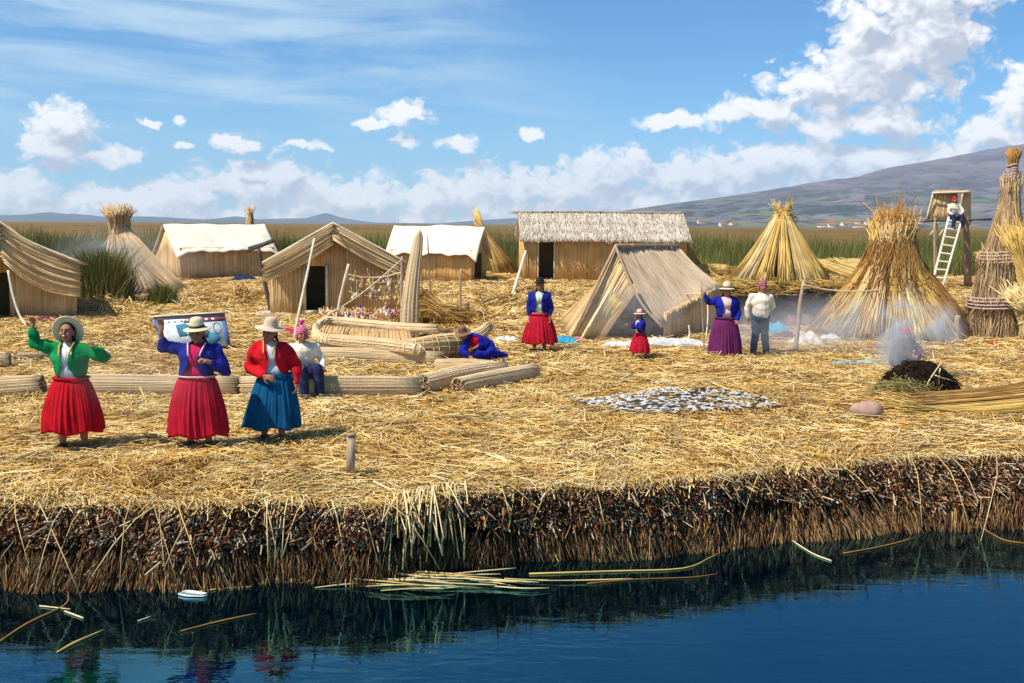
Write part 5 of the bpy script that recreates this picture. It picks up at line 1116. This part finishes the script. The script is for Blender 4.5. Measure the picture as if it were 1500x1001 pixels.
for u in (.04, .96): pole(g, pp(u, 0, -.03), pp(u, 1.0, -.03) - np.array([0, 0, .05]), .02)
g.obj('leg', M['wood'], root)

# ------------------------------------------------------------------ cloths, sacks, rock, mound
def crumple(name, label, px, py, sx, sy, h, mat, cat='cloth', seed=0, freq=1., rz=0.):
    r = np.random.default_rng(seed); n = 46; u, v = np.meshgrid(np.linspace(-1, 1, n), np.linspace(-1, 1, n)); q = GP(px, py)
    rr = np.hypot(u, v); ed = np.clip(1.15 - np.maximum(np.abs(u), np.abs(v)) ** 2 * 1.15, 0, 1); z = 0 * u
    for i in range(14):
        a = r.uniform(0, 6.28); k = r.uniform(2, 11) * freq; z = z + (1 - np.abs(np.sin((u * math.cos(a) + v * math.sin(a)) * k + r.uniform(0, 6)))) / (k ** .6)
    z = z / z.max(); z = h * (ed ** .6) * (.25 + .75 * z) * np.clip(1.2 - rr ** 2 * .6, .1, 1) + .015
    x = u * sx * (1 + .08 * np.sin(v * 5 + seed) + .05 * np.sin(v * 13)); y = v * sy * (1 + .10 * np.sin(u * 4 + seed) + .05 * np.sin(u * 11)); ca, sa = math.cos(rz), math.sin(rz)
    idx = np.arange(n * n).reshape(n, n); qd = np.stack([idx[:-1, :-1], idx[:-1, 1:], idx[1:, 1:], idx[1:, :-1]], -1).reshape(-1, 4)
    top = np.stack([x * ca - y * sa, x * sa + y * ca, z], -1).reshape(-1, 3); bot = top * np.array([.98, .98, 0]) + np.array([0, 0, -.02]); ringi = np.concatenate([idx[0, :], idx[1:, -1], idx[-1, -2::-1], idx[-2:0:-1, 0]]); o = n * n
    g = Geo(); g.add(np.vstack([top, bot]), [qd, qd[:, ::-1] + o, np.stack([ringi, ringi + o, np.roll(ringi, -1) + o, np.roll(ringi, -1)], -1)])
    o = g.obj(name, mat, None, True); o.location = q; return tag(o, label, cat)
crumple('tarpaulin', 'crumpled white tarpaulin spread at the foot of the tent', 985, 508, .85, .38, .22, cloth('tarp', (.66, .62, .58)), 'tarpaulin', 3)
crumple('tarpaulin', 'left end of white tarpaulin lying behind the child', 912, 508, .45, .25, .12, cloth('tarp', (.66, .62, .58)), 'tarpaulin', 4)
crumple('cloth_heap', 'small blue and turquoise cloth heap right of the bowler hat', 828, 503, .28, .18, .16, cloth('turq', (.04, .30, .42)), 'cloth', 5)
crumple('cloth_heap', 'pink cloth heap touching the turquoise one', 850, 500, .16, .12, .10, cloth('pinkheap', (.55, .2, .3)), 'cloth', 6)
crumple('cloth_heap', 'white scraps of cloth left of the red skirt with bowler hat', 742, 500, .28, .16, .12, cloth('tarp', (.66, .62, .58)), 'cloth', 7)
crumple('cloth_heap', 'bright turquoise plastic behind the cream shirt', 1137, 489, .34, .3, .30, cloth('turq2', (.01, .42, .60)), 'plastic', 8)
crumple('tarpaulin', 'flat light blue sheet left of the smoking mound', 1262, 534, .68, .36, .05, cloth('paleblue', (.28, .52, .55)), 'tarpaulin', 9, .5)
crumple('sack', 'white sack lying at the foot of the grey pole', 1180, 505, .36, .28, .30, cloth('sack', (.68, .62, .55)), 'sack', 10)
crumple('sack', 'flat white bag between the sack and the big cone', 1215, 498, .24, .16, .14, cloth('bag', (.75, .75, .74)), 'bag', 11)
crumple('cloth_heap', 'dark maroon cloth heap beside the turquoise plastic', 1152, 496, .24, .2, .18, cloth('maroon', (.16, .03, .05)), 'cloth', 12)
crumple('cloth_heap', 'red cloth scrap on the straw at the foot of the grey tower', 1458, 506, .15, .1, .06, red, 'cloth', 13)
crumple('cloth_heap', 'pale rag lying near the grey round stone', 1300, 584, .22, .12, .06, cloth('rag', (.62, .52, .50)), 'cloth', 14)
crumple('cloth_heap', 'magenta cloth behind the pink knit cap', 425, 490, .5, .2, .14, magenta, 'cloth', 15)
crumple('cloth_heap', 'dark red cloth at the foot of the left edge hut', 75, 472, .5, .2, .14, cloth('maroon', (.16, .03, .05)), 'cloth', 16)
crumple('cloth_heap', 'teal bundle between the leaning stack and the white covered hut', 219, 397, .55, .4, .55, cloth('tealb', (.05, .22, .25)), 'bundle', 17)
crumple('cloth_heap', 'dark blue cloth on the ground before the left white covered hut', 357, 411, .5, .3, .3, navy, 'cloth', 18)
g = Geo(); ellip(g, (0, 0, .05), (.21, .16, .095), None, 28, 18); me = g.mesh('round_stone')
for v_ in me.vertices: v_.co *= 1 + .05 * math.sin(v_.co.x * 21) + .04 * math.sin(v_.co.y * 25 + v_.co.z * 30)
o = link('round_stone', me, plain('stone', (.42, .27, .20), .8, .2, 9, .5, 40), None, True); o.location = GP(1270, 612) + V((0, 0, .03)); o.scale = (1, 1, 1.35); tag(o, 'smooth brown stone lying left of the golden reed heap', 'stone')
# smoking mound
q = GP(1362, 585); root = empty('smoking_mound', (q.x, q.y + .45, 0), 0, 'charred black mound of smouldering reeds', 'mound'); n = 60
u, v = np.meshgrid(np.linspace(-1, 1, n), np.linspace(-1, 1, n)); rr = np.hypot(u, v); z = .52 * np.clip(1 - rr ** 2, 0, 1) ** .7 * (1 + .1 * np.sin(u * 7 + v * 5)) - .03 + .02 * np.sin(u * 31) * np.sin(v * 27)
idx = np.arange(n * n).reshape(n, n); qd = np.stack([idx[:-1, :-1], idx[:-1, 1:], idx[1:, 1:], idx[1:, :-1]], -1).reshape(-1, 4)
link('mound_core', npmesh('mound_core', np.stack([u * .56, v * .5, z], -1), [qd]), plain('char', (.016, .014, .013), .95, .5, 20, .8, 60), root, True)
g = Geo(); n = 5200; a = rng.uniform(0, 6.28, n); rd = np.sqrt(rng.random(n)); x = rd * np.cos(a) * .56; y = rd * np.sin(a) * .5; z = .52 * np.clip(1 - rd ** 2, 0, 1) ** .7
d = nrm(np.stack([x * 1.5 + .02, y * 1.5, -.25 - rd * .4], -1) + rng.normal(0, .25, (n, 3))); L = rng.uniform(.06, .16, n); P = np.stack([x, y, z + .02], -1)
g.add(*tubes(np.stack([P, P + d * L[:, None] * .5 + np.array([0, 0, .01]), P + d * L[:, None]], 1), .004, 3)); g.obj('charred_straw', reed('charred', [(.02, .016, .014), (.05, .03, .018), (.012, .010, .010), (.09, .05, .02)], .8, .4, 6), root)
g = Geo(); n = 3200; x = rng.uniform(-.78, .12, n); y = rng.uniform(-.62, -.12, n); z = .26 * np.clip(1 - ((x + .3) / .55) ** 2, 0, 1) * np.clip(1 - ((y + .3) / .45) ** 2, 0, 1)
d = nrm(np.stack([rng.normal(-.5, .4, n), rng.normal(-.6, .3, n), rng.normal(-.15, .25, n)], -1)); L = rng.uniform(.08, .24, n); P = np.stack([x, y, z + .02], -1)
g.add(*tubes(np.stack([P, P + d * L[:, None]], 1), .0045, 3)); g.obj('green_straw', reed('greenish_straw', [(.34, .30, .10), (.46, .38, .15), (.24, .20, .06), (.55, .45, .2)], .7, .4, 5), root)
for i, (a_, b2) in enumerate((((1342, 590), (1379, 531)), ((1374, 586), (1377, 540)), ((1357, 585), (1397, 576)), ((1370, 550), (1400, 559)))):
    y0 = q.y - .12 + .03 * i; pa = D(*a_, y0); pa.z = max(pa.z, .01) if i != 3 else pa.z; pb = D(*b2, y0 + .28)
    g = Geo(); pole(g, tuple(V((0, 0, 0))), tuple(pb - pa), .011, .009, 6, .01); o = g.obj('thin_stick', M['goldpale']); o.location = pa
    tag(o, ['longest stick leaning against the black mound', 'upright stick against the black mound', 'stick lying level at the foot of the black mound', 'short stick resting high on the right flank of the black mound'][i], 'stick', 'sticks leaning on the black mound')
# fish spread to dry on a dark mat
q = GP(990, 594); root = G(830, 588); X0 = G(832, 587); X1 = G(1145, 604); X2 = G(1040, 577); X3 = G(880, 606)
g = Geo(); pts = [X0, G(868, 602), G(915, 608), G(1010, 609), G(1090, 607), X1, G(1105, 590), G(1060, 579), G(1020, 576), G(960, 580), G(900, 584)]
c0 = sum(pts, V()) / len(pts); P = []
for p in pts: P.append((p.x - c0.x, p.y - c0.y, float(gz(p.x, p.y)) + .045))
n = len(P); g.add([(0, 0, float(gz(c0.x, c0.y)) + .06)] + P + [(x, y, z - .08) for x, y, z in P], [np.array([[0, 1 + i, 1 + (i + 1) % n] for i in range(n)]), np.array([[1 + i, 1 + i + n, 1 + (i + 1) % n + n, 1 + (i + 1) % n] for i in range(n)])])
o = g.obj('dark_mat', cloth('mat_dark', (.045, .042, .045))); o.location = c0; tag(o, 'dark ground cloth covered with small white fish', 'mat')
def inside(x, y):
    c = False
    for i in range(len(pts)):
        a, b_ = pts[i], pts[i - 1]
        if (a.y > y) != (b_.y > y) and x < (b_.x - a.x) * (y - a.y) / (b_.y - a.y) + a.x: c = not c
    return c
g = Geo(); L = np.linspace(0, 1, 9); fr = [.006, .016, .024, .026, .023, .018, .011, .007, .004]; P = np.stack([(L - .5) * .17, .012 * np.sin(L * 3), 0 * L + .02], -1)
g.add(*tubes(P[None], np.array(fr)[None], 8)); v_ = np.array([(.078, .006, .02), (.108, .030, .024), (.100, .004, .02), (.108, -.020, .018), (.078, .006, .016)]); g.add(v_, [np.array([[0, 1, 2], [0, 2, 3], [4, 2, 1], [4, 3, 2]])])
fish_me = g.mesh('fish'); fish_me.materials.append(plain('fish_scales', (.58, .58, .58), .4, .3, 30, .2)); fish_me.polygons.foreach_set('use_smooth', [True] * len(fish_me.polygons))
cnt = 0
while cnt < 290:
    x = rng.uniform(X0.x, X1.x); y = rng.uniform(pts[3].y - .1, pts[8].y + .1)
    if not inside(x, y) or (x > G(1000, 580).x and y > G(1000, 582).y and rng.random() < .75): continue
    o = bpy.data.objects.new('fish', fish_me); COL.objects.link(o); o.location = (x, y, float(gz(x, y)) + .045 + .02 * rng.random()); s_ = rng.uniform(.42, .72); o.scale = (s_, s_, s_); o.rotation_euler = (rng.uniform(-.4, .4), rng.uniform(-.1, .1), rng.normal(-.5, .6) + (math.pi if rng.random() < .5 else 0))
    tag(o, 'small white fish drying among many on the dark ground cloth', 'fish', 'fish drying on the dark mat'); cnt += 1
# crafts laid out in front of the peaked hut
cols = [cloth('craft_gold', (.70, .48, .16)), cloth('craft_cream', (.78, .68, .48)), cloth('craft_red', (.5, .1, .06)), cloth('craft_violet', (.22, .08, .25)), cloth('craft_pink', (.6, .25, .35))]
cm = []
for i, c in enumerate(cols):
    g = Geo(); path(g, [(-.09, 0, .07), (-.05, 0, .02), (0, 0, .01), (.05, 0, .02), (.09, 0, .08)], [.008, .03, .035, .03, .006], 7, 2); path(g, [(0, 0, .04), (0, .0, .12)], [.012, .004], 5, 2); me = g.mesh('reed_toy'); me.materials.append(c); cm.append(me)
for k in range(150):
    px = rng.uniform(470, 590); py = rng.uniform(463, 473); i = int(rng.choice(5, p=[.4, .33, .12, .1, .05])) if px < 553 else int(rng.choice(5, p=[.12, .25, .13, .25, .25])); p_ = GP(px, py)
    o = bpy.data.objects.new('reed_toy', cm[i]); COL.objects.link(o); o.location = p_ + V((0, 0, .02 + .15 * rng.random())); o.rotation_euler = (rng.normal(0, .4), rng.normal(0, .4), rng.uniform(0, 6.28)); s_ = rng.uniform(1.0, 1.7); o.scale = (s_,) * 3
    tag(o, 'little %s reed toy among the crafts laid out before the peaked hut' % ['golden', 'cream', 'dark red', 'violet', 'pink'][i], 'reed toy', 'crafts laid out before the peaked hut')
g = Geo(); ellip(g, (0, 0, 0), (.035, .02, .05), None, 8, 6); path(g, [(0, 0, .04), (0.01, 0, .14), (0, 0, .25)], .005, 4, 2); om = []
for c in (cols[1], cols[0], cols[2], M['white']):
    me = g.mesh('hanging_ornament'); me.materials.append(c); om.append(me)
ym = GP(530, 463).y - .75
for k in range(64):
    px = 512 + 76 * rng.random() ** .7; py = rng.uniform(409, 445) + (px - 550) * .05; i = int(rng.choice(4, p=[.35, .4, .07, .18])); o = bpy.data.objects.new('hanging_ornament', om[i]); COL.objects.link(o); o.location = D(px, py, ym + rng.uniform(-.1, .2)); o.rotation_euler = (0, rng.normal(0, .5), rng.uniform(0, 6)); s_ = rng.uniform(.7, 1.5); o.scale = (s_,) * 3
    tag(o, 'small %s ornament on the strings before the peaked hut wall' % ['cream', 'golden', 'red', 'white'][i], 'ornament', 'ornaments hung before the peaked hut')
for j_ in (0, 3):
    y0 = 409 + j_ * 6; rope('ornament string number %s from the top before the peaked hut' % ['one', 'two', 'three', 'four', 'five', 'six'][j_], [D(511, y0, ym), D(550, y0 + 5 + j_, ym + .05), D(589, y0 + 2, ym)], .006)
crumple('cloth_heap', 'dark rug under the crafts before the peaked hut', 530, 469, 1.25, .35, .05, cloth('rug', (.10, .05, .06)), 'rug', 20)
crumple('cloth_heap', 'white and grey litter at the foot of the dark T post', 405, 463, .6, .25, .18, cloth('litter', (.45, .40, .36)), 'cloth', 21)
# pots by the fire place
for px, py, c, l in ((1161, 480, (.35, .08, .10), 'small red pot'), (1183, 478, (.30, .16, .16), 'small brown pot')):
    g = Geo(); lathe(g, [(.0, .0), (.12, .0), (.16, .08), (.16, .2), (.13, .27), (.15, .30), (.13, .30), (.11, .26), (.13, .2), (.0, .04)], 20); o = g.obj('cooking_pot', cloth('pot' + l[6:9], c), None, True); o.location = GP(px, py); tag(o, l + ' standing in the smoke left of the big cone', 'pot')

# ------------------------------------------------------------------ green tufts on the left
def tuft(label, px, py, sx, sy, h, n, mat, d=None):
    q = GP(px, py) if d is None else V((D(px, py, d).x, d, 0)); x = rng.normal(0, sx * .45, n); y = rng.normal(0, sy * .45, n); H = h * rng.uniform(.45, 1.05, n) * np.clip(1.1 - (x / sx) ** 2 * .6, .25, 1); ln = rng.normal(0, .22, (n, 2)) + np.stack([x / sx * .2, y / sy * .1], -1); s = np.linspace(0, 1, 4)[None]
    P = np.stack([x[:, None] + ln[:, :1] * H[:, None] * s ** 1.8, y[:, None] + ln[:, 1:] * H[:, None] * s ** 1.8, H[:, None] * s * (1 - .12 * s)], -1); a = rng.uniform(0, 6.28, n)
    g = Geo(); g.add(*ribbons(P, rng.uniform(.012, .028, n)[:, None] * np.array([1, 1, .7, .1]) * (q.y / 30), np.stack([np.cos(a), np.sin(a), 0 * a], -1))); root = empty('rush_clump', (q.x, q.y, 0), 0, label, 'rush clump'); g.obj('foliage', mat, root)
tuft('dark green rushes between the left edge hut and the leaning stack', 150, 443, .85, .8, 2.0, 3000, M['rush'])
tuft('tall dark rushes rising behind the left edge hut', 85, 405, 2.2, 1.2, 2.3, 6000, M['rush'], 44)
tuft('low green weeds at the right foot of the leaning stack', 238, 447, .45, .4, .7, 900, M['rush'])
tuft('green rushes left of the white covered hut, seen through smoke', 195, 400, 2.0, 1, 1.9, 3500, M['rush'], 52)
tuft('green rushes showing above the peaked hut roof', 420, 400, 2.4, 1, 2.0, 3500, M['rush'], 56)

# ------------------------------------------------------------------ houses under the mountain
hm = M['white']
for k in range(26):
    px = rng.choice([rng.uniform(1190, 1290), rng.uniform(1000, 1500)]); d_ = rng.uniform(1450, 1560); p_ = D(px, 330, d_); p_.z = 2.5 + rng.uniform(-3, 5); w_, h_, dp = rng.uniform(7, 15), rng.uniform(4, 7), 9
    if k == 0:
        g = Geo(); box(g, (0, 0, h_ / 2), (1, 1, h_)); g = Geo(); bv = [(-.5, -.5, 0), (.5, -.5, 0), (.5, .5, 0), (-.5, .5, 0), (-.5, -.5, .6), (.5, -.5, .6), (.5, .5, .6), (-.5, .5, .6), (-.5, 0, .95), (.5, 0, .95)]
        g.add(bv, [np.array([[0, 1, 5, 4], [2, 3, 7, 6]]), np.array([[3, 0, 4, 8, 7], [1, 2, 6, 9, 5]])]); wall_me = g.mesh('wall'); wall_me.materials.append(hm); g = Geo(); g.add([(-.55, -.58, .56), (.55, -.58, .56), (.55, 0, .98), (-.55, 0, .98), (-.55, .58, .56), (.55, .58, .56)], [np.array([[0, 1, 2, 3], [3, 2, 5, 4]])]); roof_me = g.mesh('roof'); roof_me.materials.append(M['rust'])
    root = empty('far_house', tuple(p_), rng.uniform(-.5, .5), 'tiny white house at the foot of the mountain', 'house', 'far houses under the mountain'); root.scale = (w_, dp, h_)
    for nm, me in (('wall', wall_me), ('roof', roof_me)):
        o = bpy.data.objects.new(nm, me); COL.objects.link(o); o.parent = root

# ------------------------------------------------------------------ smoke
def smoke(label, center, rad, dens, seed=0, scale=2.2, col=(.80, .84, .90), thr=.45, aniso=.0):
    g = Geo(); ellip(g, (0, 0, 0), (1, 1, 1), None, 24, 16); o = g.obj('smoke', None, None, True); o.location = center; o.scale = rad
    m = bpy.data.materials.new('smoke'); m.use_nodes = True; nt = m.node_tree; nt.nodes.remove(nt.nodes['Principled BSDF']); pv = nt.nodes.new('ShaderNodeVolumePrincipled'); nt.links.new(pv.outputs[0], nt.nodes['Material Output'].inputs['Volume'])
    co = coords(nt); fall = 1.0 - vec(nt, 'DOT_PRODUCT', co, co); wc = vec(nt, 'MULTIPLY', co, tuple(r_ / max(rad) for r_ in rad))
    nz = noise(nt, vec(nt, 'ADD', wc, (seed * 3.1, seed * 1.7, 0)), scale, 3, .6, .8)
    put(nt, pv.inputs['Density'], smooth(nt, nz, thr, thr + .3) * smooth(nt, fall, 0., 1.) * smooth(nt, fall, 0., 1.) * dens); pv.inputs['Color'].default_value = (*col, 1); pv.inputs['Anisotropy'].default_value = aniso
    m.volume_intensity if 0 else None
    o.data.materials.append(m); tag(o, label, None, None, 'stuff'); return o
c = GP(1336, 556); smoke('thick smoke rising from the mound', (c.x + .05, c.y + .1, .72), (1.0, .5, .9), 11., 1, 1.7, (.78, .82, .88), .43)
c = GP(1215, 520); smoke('thin smoke drifting over the straw left of the mound', (c.x - .1, c.y + .6, .55), (3.6, 1.7, .8), .75, 2, thr=.4)
c = GP(1110, 515); smoke('blue smoke around the skirts and trousers by the tent', (c.x + .3, c.y - .7, .45), (2.0, .6, .65), .75, 3, thr=.3)
c = GP(925, 505); smoke('blue smoke in front of the tent entrance', (c.x, c.y - .5, .7), (1.5, .8, 1.0), .42, 4, thr=.34)
c = GP(170, 440); smoke('blue smoke around the leaning stack on the left', (c.x, c.y + .5, 1.1), (3.4, 1.6, 1.6), .42, 5, thr=.34)
c = GP(290, 600); smoke('faint smoke in front of the dark blue jacket', (c.x, 11.5, .9), (1.5, .3, .65), .30, 6, thr=.36)

# ------------------------------------------------------------------ air
g = Geo(); box(g, (0, 3150, 164), (20000, 6500, 331)); o = g.obj('haze', None); m = bpy.data.materials.new('haze'); m.use_nodes = True; nt = m.node_tree; nt.nodes.remove(nt.nodes['Principled BSDF'])
pv = nt.nodes.new('ShaderNodeVolumePrincipled'); nt.links.new(pv.outputs[0], nt.nodes['Material Output'].inputs['Volume']); pv.inputs['Color'].default_value = (.60, .78, 1, 1); pv.inputs['Density'].default_value = 1.3e-4
o.data.materials.append(m); tag(o, 'clear mountain air', None, None, 'stuff')
